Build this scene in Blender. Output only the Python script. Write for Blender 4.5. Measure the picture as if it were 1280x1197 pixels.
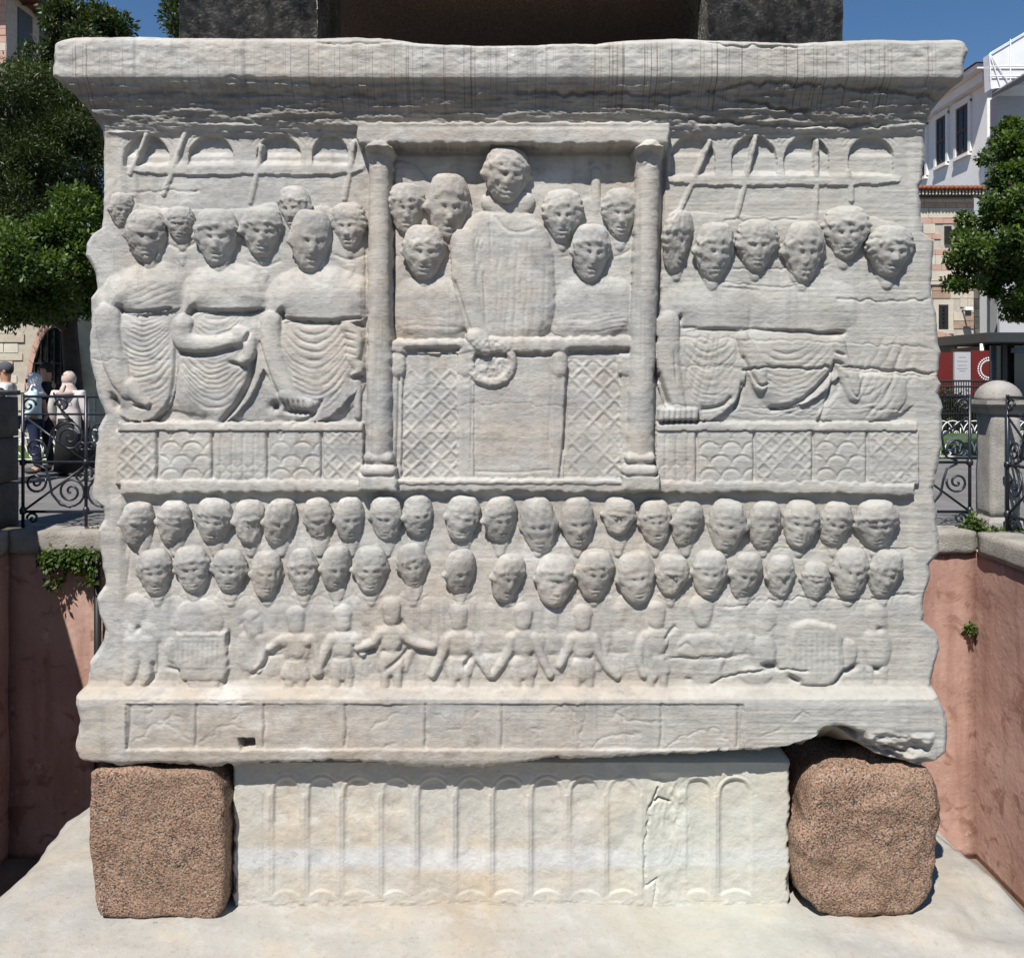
import bpy, bmesh, math, random
import numpy as np
from mathutils import Vector, Matrix, Euler

# ------------------------------------------------------------------ scene, camera, light
for o in list(bpy.data.objects): bpy.data.objects.remove(o)
SC = bpy.context.scene
COL = SC.collection
CAM_D, CAM_H, FPX = 3.0, 1.5, 1137.0          # metres to the relief plane, eye height, focal length in photo px
CX, HY = 640.0, 473.0                          # principal column, horizon row of the photograph
cam_d = bpy.data.cameras.new('camera'); cam = bpy.data.objects.new('camera', cam_d); COL.objects.link(cam)
cam.location = (0, -CAM_D, CAM_H); cam.rotation_euler = (math.radians(90), 0, 0)
cam_d.sensor_width = 36; cam_d.sensor_fit = 'HORIZONTAL'; cam_d.lens = FPX/1280*36
cam_d.shift_y = (HY-598.5)/1280
cam_d.clip_start = .05; cam_d.clip_end = 3000
SC.camera = cam

SUN = Vector((-0.44, -1.0, 1.58)).normalized()   # towards the sun
SUN_EL = math.asin(SUN.z); SUN_AZ = math.atan2(SUN.x, SUN.y)
W = bpy.data.worlds.new('World'); SC.world = W; W.use_nodes = True
nt = W.node_tree; nt.nodes.clear()
sky = nt.nodes.new('ShaderNodeTexSky'); sky.sky_type = 'NISHITA'; sky.sun_disc = False
sky.sun_elevation = SUN_EL; sky.sun_rotation = SUN_AZ; sky.air_density = 1.0; sky.dust_density = .05; sky.ozone_density = 4.0
bg = nt.nodes.new('ShaderNodeBackground'); bg.inputs['Strength'].default_value = .05
wo = nt.nodes.new('ShaderNodeOutputWorld')
hs = nt.nodes.new('ShaderNodeHueSaturation'); hs.inputs['Saturation'].default_value = 1.15; hs.inputs['Value'].default_value = 1.32
nt.links.new(sky.outputs[0], hs.inputs['Color']); nt.links.new(hs.outputs[0], bg.inputs[0]); nt.links.new(bg.outputs[0], wo.inputs[0])
sl = bpy.data.lights.new('sun', 'SUN'); sl.energy = 5.0; sl.angle = math.radians(.5); sl.color = (1, .955, .89)
so = bpy.data.objects.new('sun', sl); COL.objects.link(so)
so.location = (-4, -14, 16); so.rotation_euler = SUN.to_track_quat('Z', 'Y').to_euler()
VS = SC.view_settings; VS.view_transform = 'Standard'; VS.look = 'None'; VS.exposure = .48; VS.gamma = 1; VS.use_curve_mapping = False

# ------------------------------------------------------------------ helpers
rng = np.random.default_rng(7); random.seed(7)
def at(px, py, Y):
    """photo pixel -> world point at depth Y"""
    k = (CAM_D+Y)/FPX
    return Vector(((px-CX)*k, Y, CAM_H+(HY-py)*k))
def tag(o, label=None, cat=None, group=None, kind=None):
    if label: o['label'] = label
    if cat: o['category'] = cat
    if group: o['group'] = group
    if kind: o['kind'] = kind
    return o
def empty(name, loc, label=None, cat=None, group=None, rz=0):
    o = bpy.data.objects.new(name, None); COL.objects.link(o); o.location = loc; o.rotation_euler.z = rz
    o.empty_display_size = .2
    return tag(o, label, cat, group)
def link(name, me, mat=None, parent=None, world=True, smooth=False):
    """one mesh object; coordinates are world unless world=False (then local to parent)"""
    o = bpy.data.objects.new(name, me); COL.objects.link(o)
    if mat is not None and not me.materials: me.materials.append(mat)
    if parent is not None:
        o.parent = parent
        if world:
            bpy_update(); o.matrix_parent_inverse = parent_inv(parent)
    if smooth: me.shade_smooth()
    return o
_inv = {}
def world_mat(o):
    m = Matrix.LocRotScale(o.location, o.rotation_euler, o.scale)
    if o.parent: m = world_mat(o.parent) @ o.matrix_parent_inverse @ m
    return m
def parent_inv(p): return world_mat(p).inverted()
def bpy_update(): pass
def np_mesh(name, V, F):
    """V (n,3) array, F (m,k) array of equal-sized faces"""
    me = bpy.data.meshes.new(name); V = np.asarray(V, np.float32); F = np.asarray(F, np.int32)
    me.vertices.add(len(V)); me.vertices.foreach_set('co', V.ravel())
    k = F.shape[1]
    me.loops.add(F.size); me.loops.foreach_set('vertex_index', F.ravel())
    me.polygons.add(len(F)); me.polygons.foreach_set('loop_start', np.arange(len(F), dtype=np.int32)*k)
    me.update(calc_edges=True); me.validate()
    return me
class MB:
    """collects simple shapes into one mesh"""
    def __init__(s): s.v = []; s.f = []
    def add(s, vs, fs):
        n = len(s.v); s.v += [tuple(v) for v in vs]; s.f += [tuple(i+n for i in f) for f in fs]; return s
    def box(s, x0, x1, y0, y1, z0, z1, M=None):
        vs = [Vector(p) for p in ((x0,y0,z0),(x1,y0,z0),(x1,y1,z0),(x0,y1,z0),(x0,y0,z1),(x1,y0,z1),(x1,y1,z1),(x0,y1,z1))]
        if M is not None: vs = [M @ v for v in vs]
        return s.add(vs, [(0,3,2,1),(4,5,6,7),(0,1,5,4),(1,2,6,5),(2,3,7,6),(3,0,4,7)])
    def tube(s, pts, r, n=6, cap=True, flat=1.0):
        pts = [Vector(p) for p in pts]; m = len(pts); rr = r if hasattr(r, '__len__') else [r]*m
        vs = []; up0 = None
        for i, p in enumerate(pts):
            d = (pts[min(i+1, m-1)]-pts[max(i-1, 0)])
            if d.length < 1e-9: d = Vector((0, 0, 1))
            d.normalize()
            ref = up0 if up0 is not None else (Vector((0, 1, 0)) if abs(d.y) < .9 else Vector((1, 0, 0)))
            a = (ref-d*ref.dot(d))
            if a.length < 1e-6: a = d.orthogonal()
            a.normalize(); b = d.cross(a); up0 = a
            for k in range(n):
                t = 2*math.pi*k/n; vs.append(p+(a*math.cos(t)*flat+b*math.sin(t))*rr[i])
        fs = [(i*n+k, i*n+(k+1) % n, (i+1)*n+(k+1) % n, (i+1)*n+k) for i in range(m-1) for k in range(n)]
        if cap: fs += [tuple(range(n))[::-1], tuple((m-1)*n+k for k in range(n))]
        return s.add(vs, fs)
    def lathe(s, prof, c=(0, 0, 0), n=16, a0=0):
        vs = []; c = Vector(c)
        for r, z in prof:
            for k in range(n):
                t = a0+2*math.pi*k/n; vs.append(c+Vector((r*math.cos(t), r*math.sin(t), z)))
        m = len(prof)
        fs = [(i*n+k, i*n+(k+1) % n, (i+1)*n+(k+1) % n, (i+1)*n+k) for i in range(m-1) for k in range(n)]
        fs += [tuple(range(n))[::-1], tuple((m-1)*n+k for k in range(n))]
        return s.add(vs, fs)
    def build(s, name, mat, parent=None, world=True, smooth=False, bevel=0):
        me = bpy.data.meshes.new(name); me.from_pydata(s.v, [], s.f); me.update()
        bm = bmesh.new(); bm.from_mesh(me); bmesh.ops.recalc_face_normals(bm, faces=bm.faces)
        if bevel: bmesh.ops.bevel(bm, geom=bm.edges[:], offset=bevel, segments=2, affect='EDGES', profile=.6)
        bm.to_mesh(me); bm.free()
        return link(name, me, mat, parent, world, smooth)

def _hash(ix, iy, iz, seed):
    h = (ix.astype(np.int64)*374761393 + iy.astype(np.int64)*668265263 + iz.astype(np.int64)*2147483647 + seed*974634777) & 0xffffffff
    h = ((h ^ (h >> 13))*1274126177) & 0xffffffff
    h = h ^ (h >> 16)
    return (h & 0xffff).astype(np.float32)/65535.0
def vnoise(x, y, z=None, seed=0):
    x = np.asarray(x, np.float32); y = np.asarray(y, np.float32)
    if z is None:
        ix = np.floor(x); iy = np.floor(y); fx = x-ix; fy = y-iy
        fx = fx*fx*(3-2*fx); fy = fy*fy*(3-2*fy); zz = np.zeros_like(ix)
        a = _hash(ix, iy, zz, seed); b = _hash(ix+1, iy, zz, seed); c = _hash(ix, iy+1, zz, seed); d = _hash(ix+1, iy+1, zz, seed)
        return (a+(b-a)*fx)*(1-fy)+(c+(d-c)*fx)*fy - .5
    z = np.asarray(z, np.float32)
    ix = np.floor(x); iy = np.floor(y); iz = np.floor(z); fx = x-ix; fy = y-iy; fz = z-iz
    fx = fx*fx*(3-2*fx); fy = fy*fy*(3-2*fy); fz = fz*fz*(3-2*fz)
    r = 0
    for dz, wz in ((0, 1-fz), (1, fz)):
        a = _hash(ix, iy, iz+dz, seed); b = _hash(ix+1, iy, iz+dz, seed); c = _hash(ix, iy+1, iz+dz, seed); d = _hash(ix+1, iy+1, iz+dz, seed)
        r = r + ((a+(b-a)*fx)*(1-fy)+(c+(d-c)*fx)*fy)*wz
    return r-.5
def fbm(x, y, z=None, seed=0, oct=4, gain=.5):
    r = 0; a = 1; f = 1
    for k in range(oct):
        r = r + a*vnoise(x*f, y*f, None if z is None else z*f, seed+k*17); a *= gain; f *= 2.03
    return r

# ------------------------------------------------------------------ materials
class NT:
    """small node-tree writer"""
    def __init__(s, name, rough=.8, spec=.3):
        s.m = bpy.data.materials.new(name); s.m.use_nodes = True; s.t = s.m.node_tree; s.t.nodes.clear()
        s.b = s.n('ShaderNodeBsdfPrincipled'); s.o = s.n('ShaderNodeOutputMaterial'); s.l(s.b.outputs[0], s.o.inputs[0])
        s.b.inputs['Roughness'].default_value = rough; s.b.inputs['Specular IOR Level'].default_value = spec
        g = s.n('ShaderNodeNewGeometry'); s.pos = g.outputs['Position']; s.geo = g
    def n(s, t, **kw):
        n = s.t.nodes.new(t)
        for k, v in kw.items(): setattr(n, k, v)
        return n
    def l(s, a, b): s.t.links.new(a, b)
    def map(s, sc=(1, 1, 1), loc=(0, 0, 0), rot=(0, 0, 0), src=None):
        m = s.n('ShaderNodeMapping'); m.inputs['Scale'].default_value = sc; m.inputs['Location'].default_value = loc
        m.inputs['Rotation'].default_value = rot; s.l(src or s.pos, m.inputs[0]); return m.outputs[0]
    def noise(s, scale, det=4, rough=.55, src=None, dist=0):
        n = s.n('ShaderNodeTexNoise'); n.inputs['Scale'].default_value = scale; n.inputs['Detail'].default_value = det
        n.inputs['Roughness'].default_value = rough; n.inputs['Distortion'].default_value = dist; s.l(src or s.pos, n.inputs['Vector']); return n.outputs[0]
    def voro(s, scale, src=None, feat='F1', out='Distance'):
        n = s.n('ShaderNodeTexVoronoi', feature=feat); n.inputs['Scale'].default_value = scale; s.l(src or s.pos, n.inputs['Vector']); return n.outputs[out]
    def ramp(s, fac, stops, interp='LINEAR'):
        r = s.n('ShaderNodeValToRGB'); r.color_ramp.interpolation = interp; e = r.color_ramp.elements
        while len(e) < len(stops): e.new(.5)
        for el, (p, c) in zip(e, stops):
            el.position = p; el.color = (c, c, c, 1) if not hasattr(c, '__len__') else tuple(c)+(1,)
        s.l(fac, r.inputs[0]); return r.outputs[0]
    def mix(s, fac, a, b, mode='MIX'):
        m = s.n('ShaderNodeMix', data_type='RGBA', blend_type=mode)
        for inp, v in ((m.inputs[0], fac), (m.inputs[6], a), (m.inputs[7], b)):
            if hasattr(v, 'is_linked') or isinstance(v, bpy.types.NodeSocket): s.l(v, inp)
            elif hasattr(v, '__len__'): inp.default_value = tuple(v)+(1,)
            else: inp.default_value = v
        return m.outputs[2]
    def math(s, op, a, b=0.0, clamp=False):
        m = s.n('ShaderNodeMath', operation=op, use_clamp=clamp)
        for inp, v in ((m.inputs[0], a), (m.inputs[1], b)):
            if isinstance(v, bpy.types.NodeSocket): s.l(v, inp)
            else: inp.default_value = v
        return m.outputs[0]
    def xyz(s, src=None):
        x = s.n('ShaderNodeSeparateXYZ'); s.l(src or s.pos, x.inputs[0]); return x.outputs
    def band(s, v, lo, hi, soft):
        """1 between lo and hi"""
        a = s.n('ShaderNodeMapRange', interpolation_type='SMOOTHSTEP'); s.l(v, a.inputs[0]); a.inputs[1].default_value = lo-soft; a.inputs[2].default_value = lo+soft
        b = s.n('ShaderNodeMapRange', interpolation_type='SMOOTHSTEP'); s.l(v, b.inputs[0]); b.inputs[1].default_value = hi-soft; b.inputs[2].default_value = hi+soft
        return s.math('SUBTRACT', a.outputs[0], b.outputs[0], True)
    def color(s, c):
        if isinstance(c, bpy.types.NodeSocket): s.l(c, s.b.inputs['Base Color'])
        else: s.b.inputs['Base Color'].default_value = tuple(c)+(1,)
        return s
    def bump(s, h, strength=.3, dist=.01, prev=None):
        b = s.n('ShaderNodeBump'); b.inputs['Strength'].default_value = strength; b.inputs['Distance'].default_value = dist
        s.l(h, b.inputs['Height'])
        if prev is not None: s.l(prev, b.inputs['Normal'])
        s.l(b.outputs[0], s.b.inputs['Normal']); return b.outputs[0]
def simple_mat(name, c, rough=.7, spec=.3, var=.12, scale=6, metal=0, bump=0):
    m = NT(name, rough, spec); n = m.noise(scale, 5)
    m.color(m.mix(m.ramp(n, [(.3, 0.), (.7, 1.)]), tuple(v*(1-var) for v in c), tuple(min(1, v*(1+var)) for v in c)))
    m.b.inputs['Metallic'].default_value = metal
    if bump: m.bump(m.noise(scale*6, 4), bump, .01)
    return m.m

def marble_material():
    m = NT('weathered_marble', .72, .25)
    x, y, z = m.xyz()
    n1 = m.noise(1.6, 6, .6, m.map((.5, .5, 2.6)), .5)                       # broad clouding along the bed of the stone
    c = m.ramp(n1, [(.25, (.46, .46, .455)), (.40, (.60, .595, .575)), (.56, (.69, .675, .635)), (.72, (.54, .54, .53))])
    n2 = m.noise(2.6, 6, .62); c = m.mix(m.math('MULTIPLY', m.ramp(n2, [(.44, 0.), (.63, 1.)]), .55), c, (.63, .55, .465))  # warm tan
    vein = m.noise(1.0, 7, .62, m.map((1.1, 1.1, 26)), .25); c = m.mix(m.math('MULTIPLY', m.ramp(vein, [(.36, 1.), (.47, 0.)]), .6), c, (.41, .415, .425))
    wob = m.math('MULTIPLY', m.math('SUBTRACT', m.noise(3.0, 3), .5), .09)
    zz = m.math('ADD', z, wob)                                                # grey-blue natural bands
    for lo, hi, s_, k in ((1.36, 1.47, .02, .6), (1.69, 1.76, .025, .5), (.415, .445, .012, .65), (.70, .77, .02, .35), (1.02, 1.05, .01, .35), (.90, .925, .01, .3)):
        bd = m.math('MULTIPLY', m.band(zz, lo, hi, s_), k); c = m.mix(m.math('MULTIPLY', bd, m.ramp(n2, [(.3, .3), (.6, 1.)])), c, (.46, .475, .50))
    n8 = m.noise(1.3, 7, .68, m.map((1, 1, 1.3), (9, 2, 4)), .4); c = m.mix(m.math('MULTIPLY', m.ramp(n8, [(.50, 0.), (.64, 1.)]), .5), c, (.60, .50, .40))
    led = m.math('MULTIPLY', m.band(m.math('ADD', z, m.math('MULTIPLY', m.noise(9, 4), .03)), .475, .53, .014), m.ramp(m.noise(5, 5, .6), [(.3, .1), (.6, .5)])); c = m.mix(led, c, (.54, .46, .37))
    led = m.math('MULTIPLY', m.band(m.math('ADD', z, m.math('MULTIPLY', m.noise(9, 4), .03)), .285, .33, .012), m.ramp(m.noise(4, 5, .6), [(.35, 0.), (.6, .5)])); c = m.mix(led, c, (.58, .48, .38))
    n3 = m.noise(30, 6, .72); c = m.mix(m.math('MULTIPLY', m.ramp(n3, [(.30, 1.), (.45, 0.)]), .6), c, (.37, .345, .315))
    n6 = m.noise(5.0, 7, .72, m.map((1, 1, 1.6), (3, 1, 7))); c = m.mix(m.math('MULTIPLY', m.ramp(n6, [(.53, 0.), (.64, 1.)]), .55), c, (.82, .81, .79))
    n9 = m.noise(13, 6, .7, m.map((1, 1, 1.4), (5, 5, 2))); c = m.mix(1.0, c, m.ramp(n9, [(.30, (.74, .735, .73)), (.5, (1., 1., 1.)), (.7, (1.06, 1.05, 1.03))]), 'MULTIPLY')
    nA = m.noise(1.0, 5, .65, m.map((5, 5, 3.2), (1, 8, 3)), .6); c = m.mix(m.math('MULTIPLY', m.ramp(nA, [(.56, 0.), (.66, 1.)]), .5), c, (.42, .41, .40))
    dv = m.noise(1.0, 4, .6, m.map((34, 34, 1.3))); c = m.mix(m.math('MULTIPLY', m.ramp(dv, [(.55, 0.), (.72, 1.)]), m.ramp(m.noise(1.4, 3), [(.40, 0.), (.60, .75)])), c, (.36, .355, .345))   # rain streaks
    c = m.mix(m.math('MULTIPLY', m.band(x, .55, 9, .35), .42), c, (.53, .535, .505))   # greener right side
    soot_shade = m.math('MULTIPLY', m.band(z, 2.345, 2.462, .018), m.ramp(m.noise(6, 7, .72, m.map((1, 1, 5))), [(.30, .35), (.58, 1.)]))  # cavetto soot, with shade under the cornice painted in
    c = m.mix(m.math('MULTIPLY', soot_shade, .5), c, (.12, .11, .10))
    dm = m.map((170, .01, .3)); dr = m.ramp(m.noise(1.0, 2, .5, dm), [(.58, 0.), (.64, 1.)])
    dk = m.math('MULTIPLY', m.math('MULTIPLY', dr, m.band(z, 2.38, 2.575, .03)), m.ramp(m.noise(2.2, 2), [(.35, .1), (.6, 1.)]))
    c = m.mix(m.math('MULTIPLY', dk, .8), c, (.18, .12, .10))
    c = m.mix(1.0, c, (.645, .642, .635), 'MULTIPLY'); m.color(c)
    h = m.math('ADD', m.math('MULTIPLY', m.noise(70, 8, .7, m.map((1, 1, 1.8))), .7), m.math('MULTIPLY', m.noise(260, 4, .7), .4))
    b1 = m.bump(h, .6, .006)
    m.bump(m.noise(1.0, 5, .7, m.map((7, 7, 120))), .12, .006, b1)
    return m.m
MARBLE = marble_material()
# ------------------------------------------------------------------ the carved marble pedestal
PX = FPX/CAM_D                                     # px per metre on the plane Y = 0
def pp(p, h): k = (CAM_D-h)/CAM_D; return (CX+(p[0]-CX)*k, HY+(p[1]-HY)*k)
def PL(pts, h): return np.array([pp(p, h) for p in pts], np.float64)
def tab(rows, y):                                  # rows: (photo y, photo x, h)
    ys = [pp((0, r[0]), r[2])[1] for r in rows]; xs = [pp((r[1], 0), r[2])[0] for r in rows]
    return np.interp(y, ys, xs)
B = -.03
LEFT = [(45,72,.064),(52,64,.064),(93,62,.064),(98,68,.064),(112,84,.055),(135,105,.02),(160,124,-.02),(180,127,B),(210,128,B),(284,126,B),(292,112,B),(305,105,B),(318,104,B),(332,112,B),(345,118,B),(360,119,B),(372,111,B),(420,110,B),(450,110,B),(490,120,B),(518,130,B),(538,120,B),(600,115,B),(624,114,B),(633,127,B),(650,128,B),(663,120,B),(690,123,B),(713,128,B),(732,130,B),(748,120,B),(768,123,B),(787,130,B),(802,127,B),(828,111,B),(853,110,B),(870,92,.04),(880,91,.05),(905,95,.05),(935,92,.05),(948,93,.05),(955,100,.04)]
RIGHT = [(45,1206,.064),(52,1211,.064),(62,1212,.064),(78,1207,.064),(97,1207,.064),(113,1190,.055),(135,1171,.02),(157,1160,-.02),(200,1159,B),(225,1157,B),(232,1153,B),(290,1157,B),(300,1170,B),(370,1168,B),(390,1173,B),(430,1175,B),(440,1179,B),(470,1175,B),(480,1180,B),(492,1176,B),(510,1184,B),(520,1181,B),(545,1178,B),(560,1179,B),(592,1171,B),(610,1168,B),(640,1173,B),(690,1175,B),(705,1163,B),(720,1166,B),(745,1158,B),(775,1155,B),(788,1168,B),(810,1174,B),(872,1172,.03),(890,1184,.05),(915,1188,.05),(935,1187,.05),(945,1177,.05),(955,1160,.04)]
PROF = [(45,.053),(50,.061),(56,.064),(92,.064),(97,.061),(100,.054),(108,.041),(120,.024),(133,.008),(146,-.006),(158,-.018),(165,-.028),(172,-.036),(530,-.036),(540,-.03),(612,-.03),(622,-.034),(688,-.032),(700,-.026),(745,-.025),(760,-.018),(850,-.016),(859,-.008),(867,.024),(873,.046),(882,.05),(940,.05),(950,.046),(955,.04)]
EDGEP = [(45,.053),(50,.061),(56,.064),(92,.064),(97,.061),(100,.054),(108,.041),(120,.024),(133,.008),(146,-.006),(158,-.018),(165,-.024),(172,-.03),(612,-.022),(850,-.012),(859,-.004),(867,.026),(873,.046),(882,.05),(940,.05),(950,.046),(955,.04)]
NC, NR = 1020, 828
y_top, y_bot = pp((0, 45), .064)[1], pp((0, 955), .05)[1]
uu = np.linspace(0, 1, NC); vv = np.linspace(0, 1, NR)
y0 = y_top+(y_bot-y_top)*vv
Lr = tab(LEFT, y0); Rr = tab(RIGHT, y0)
Lr = Lr+2.0*fbm(y0/34., y0*0, seed=3, oct=2); Rr = Rr+3.0*fbm(y0/30., y0*0+5, seed=4, oct=3, gain=.4)
GX = Lr[:, None]+(Rr-Lr)[:, None]*uu[None, :]
# ragged top and bottom edges (photo px offsets)
topx = [62,75,90,180,220,330,395,440,485,500,530,590,640,700,745,775,800,860,885,960,1000,1030,1060,1100,1150,1195,1212]
topy = [57,48,43,42,44,45,45,43,45,48,53,55,55,53,53,49,47,45,48,50,52,50,48,47,48,46,50]
botx = [92,110,160,200,260,310,380,420,470,520,560,600,650,690,730,780,830,870,905,945,980,1010,1030,1060,1100,1140,1165,1187]
boty = [951,956,960,957,962,958,956,953,957,962,964,963,957,949,951,947,944,944,941,939,935,925,915,920,948,962,960,946]
XM = GX[NR//2]
to = np.interp((GX[0]-CX)/.979+CX, topx, topy)-45; bo = np.interp((GX[-1]-CX)/.983+CX, botx, boty)-955
to = to*.979+1.0*fbm(GX[0]/14, GX[0]*0, seed=8, oct=4); bo = bo*.983+2.2*fbm(GX[-1]/9, GX[-1]*0, seed=9, oct=4)
wt = np.clip(1-(vv*(y_bot-y_top))/32, 0, 1)[:, None]; wb = np.clip(1-((1-vv)*(y_bot-y_top))/70, 0, 1)[:, None]
GY = y0[:, None]+to[None, :]*wt+bo[None, :]*wb
def prof(tb, y):
    ys = [pp((0, r[0]), r[1])[1] for r in tb]; return np.interp(y, ys, [r[1] for r in tb])
we = np.clip(np.minimum(GX-146, 1150-GX)/10, 0, 1); we = we*we*(3-2*we)
H = prof(PROF, GY)*we+prof(EDGEP, GY)*(1-we)
ID = np.zeros(H.shape, np.int32)
PARTS = {0: ('relief_block', None)}
def new_id(name, label=None):
    i = len(PARTS); PARTS[i] = (name, label); return i
def window(x0, x1, ya, yb, pad=6):
    r0 = max(0, int(np.searchsorted(y0, ya-pad-14))); r1 = min(NR, int(np.searchsorted(y0, yb+pad+14)))
    s = GX[r0:r1] if r1 > r0 else GX[:1]
    lo = s.min(0); hi = s.max(0)
    c0 = int(np.searchsorted(hi, x0-pad)); c1 = int(np.searchsorted(lo, x1+pad))
    return slice(r0, r1), slice(max(0, c0), min(NC, c1))
def win_pts(P, pad): return window(P[:, 0].min(), P[:, 0].max(), P[:, 1].min(), P[:, 1].max(), pad)
def seg_dist(x, y, P, closed=False):
    d = np.full(x.shape, 1e9); tt = np.zeros(x.shape); n = len(P); m = n if closed else n-1
    for i in range(m):
        a = P[i]; b = P[(i+1) % n]; ab = b-a; L2 = ab@ab+1e-9
        t = np.clip(((x-a[0])*ab[0]+(y-a[1])*ab[1])/L2, 0, 1)
        e = np.hypot(x-a[0]-ab[0]*t, y-a[1]-ab[1]*t); k = e < d; d = np.where(k, e, d); tt = np.where(k, i+t, tt)
    return d, tt
def inside(x, y, P):
    r = np.zeros(x.shape, bool); n = len(P); j = n-1
    for i in range(n):
        xi, yi = P[i]; xj, yj = P[j]
        c = ((yi > y) != (yj > y)) & (x < (xj-xi)*(y-yi)/(yj-yi+1e-12)+xi); r ^= c; j = i
    return r
def smooth_poly(P, n=2):
    for _ in range(n):
        Q = np.roll(P, -1, 0); P = np.stack([.75*P+.25*Q, .25*P+.75*Q], 1).reshape(-1, 2)
    return P
def smooth_line(P, n=2):
    for _ in range(n):
        a, b = P[:-1], P[1:]; P = np.concatenate([P[:1], np.stack([.75*a+.25*b, .25*a+.75*b], 1).reshape(-1, 2), P[-1:]])
    return P
def plate(pts, h, r=8, edge=.0, i=None, soft=2, force=False, wob=1.0):
    """raised (or, with force, cut) rounded plate; edge = how far its rim lies below h"""
    P = PL(pts, h);
    if soft: P = smooth_poly(P, soft)
    w = win_pts(P, 4); x, y = GX[w], GY[w]
    if wob: xn = x+wob*2.4*vnoise(x/7, y/7, seed=21); yn = y+wob*2.4*vnoise(x/7, y/7, seed=22)
    else: xn, yn = x, y
    ins = inside(xn, yn, P); d, _ = seg_dist(xn, yn, P, True); t = np.clip(d/r, 0, 1)
    hh = h-edge*(1-np.sqrt(1-(1-t)**2))
    k = ins & ((hh > H[w]) | force)
    H[w] = np.where(k, hh, H[w])
    if i is not None: ID[w] = np.where(k, i, ID[w])
    return w, ins, d
def mass(pts, h, r, crisp=(), i=None, cw=16, wob=1.0):
    """swelling form that melts into the ground except along its crisp edges"""
    P = smooth_poly(PL(pts, h), 2); w = win_pts(P, 4); x, y = GX[w], GY[w]
    xn = x+wob*2.4*vnoise(x/7, y/7, seed=23); yn = y+wob*2.4*vnoise(x/7, y/7, seed=24)
    ins = inside(xn, yn, P); mid = (P+np.roll(P, -1, 0))/2; near = np.full(len(P), 1e9)
    for c in crisp:
        C = smooth_line(PL(c, h), 2) if len(c) > 2 else PL(c, h); e, tt = seg_dist(mid[:, 0], mid[:, 1], C); near = np.minimum(near, e)
    d = np.full(x.shape, 1e9)
    for q in range(len(P)):
        if near[q] > 5: d = np.minimum(d, seg_dist(xn, yn, np.stack([P[q], P[(q+1) % len(P)]]))[0])
    t = np.clip(d/r, 0, 1); S = np.sin(t*np.pi/2)
    hh = H[w]+(h-H[w])*S; k = ins & (h > H[w]); H[w] = np.where(k, hh, H[w])
    if i is not None: ID[w] = np.where(k & (S > .12), i, ID[w])
def tube(pts, rad, h, dome, i=None, flat=.0):
    """rounded limb: crest height h, falling by dome to its sides"""
    P0 = PL(pts, h); rad = list(rad) if hasattr(rad, '__len__') else [rad]*len(pts)
    q = np.column_stack([P0, rad]); n = 2
    for _ in range(n):
        a, b = q[:-1], q[1:]; q = np.concatenate([q[:1], np.stack([.75*a+.25*b, .25*a+.75*b], 1).reshape(-1, 3), q[-1:]])
    P = q[:, :2]; R = q[:, 2]; w = win_pts(P, max(rad)+3); x, y = GX[w], GY[w]
    d, t = seg_dist(x, y, P); rr = np.interp(t, np.arange(len(R)), R)*(1+.14*vnoise(x/8, y/8, seed=31))
    s = np.clip(d/rr, 0, 1); hh = h-dome*(1-np.sqrt(np.clip(1-s*s, 0, 1)))
    k = (s < 1) & (hh > H[w]); H[w] = np.where(k, hh, H[w])
    if i is not None: ID[w] = np.where(k, i, ID[w])
def groove(pts, wid, dep, h=0., smooth=1, jit=0., closed=False):
    P = PL(pts, h)
    if smooth and not closed and len(P) > 2: P = smooth_line(P, smooth)
    w = win_pts(P, wid*3+2); x, y = GX[w], GY[w]
    if jit: x = x+jit*fbm(GX[w]/11, GY[w]/11, seed=41, oct=3); y = y+jit*fbm(GX[w]/11, GY[w]/11, seed=42, oct=3)
    d, t = seg_dist(x, y, P, closed)
    fade = 1.0
    if not closed and len(P) > 1: fade = np.clip(np.minimum(t, len(P)-1-t)*3+.35, .35, 1)
    H[w] -= dep*(1.35 if dep > .011 else .85)*np.exp(-(d/wid)**2)*fade
def ridge(pts, wid, dep, h=0., smooth=1): groove(pts, wid, -dep, h, smooth)
def folds(pts, h, f, amp, lam, seed=0, sharp=1.6, feather=9, warp=1.5):
    P = smooth_poly(PL(pts, h), 1); w = win_pts(P, 2); x, y = GX[w], GY[w]
    ins = inside(x, y, P); d, _ = seg_dist(x, y, P, True)
    g = f(x, y)+warp*fbm(x/20, y/20, seed=50+seed, oct=3)*2.6
    s1 = 1-np.abs(np.sin(np.pi*g/lam)); s2 = 1-np.abs(np.sin(np.pi*(g*1.63+7)/lam)); mxw = np.clip(.5+2.2*vnoise(x/30, y/30, seed=60+seed), 0, 1)
    s = 1-(s1**1.5*mxw+s2**1.5*(1-mxw)*.7); s = s*1.05-.25
    a = .55+.9*(vnoise(x/26, y/26, seed=70+seed)+.5)
    H[w] += np.where(ins, np.clip(d/feather, 0, 1)*amp*(s-.35)*a, 0)
def Uf(x0, wid, dep, h=0.):
    cx = pp((x0, 0), h)[0]
    return lambda x, y: y+dep*((x-cx)/wid)**2
def rough(x0, x1, ya, yb, amp, sc, seed=0, hor=1.0):
    w = window(x0, x1, ya, yb, 0); x, y = GX[w], GY[w]
    f = np.clip(np.minimum(np.minimum(x-x0, x1-x), np.minimum(y-ya, yb-y))/10, 0, 1)
    H[w] += f*amp*fbm(x/(sc*hor), y/sc, seed=90+seed, oct=4)

HB_ = prof(PROF, GY)*we+prof(EDGEP, GY)*(1-we)
# --- general weathering of the blank stone, before carving
H += .0035*fbm(GX/60, GY/40, seed=1, oct=3)
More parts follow.
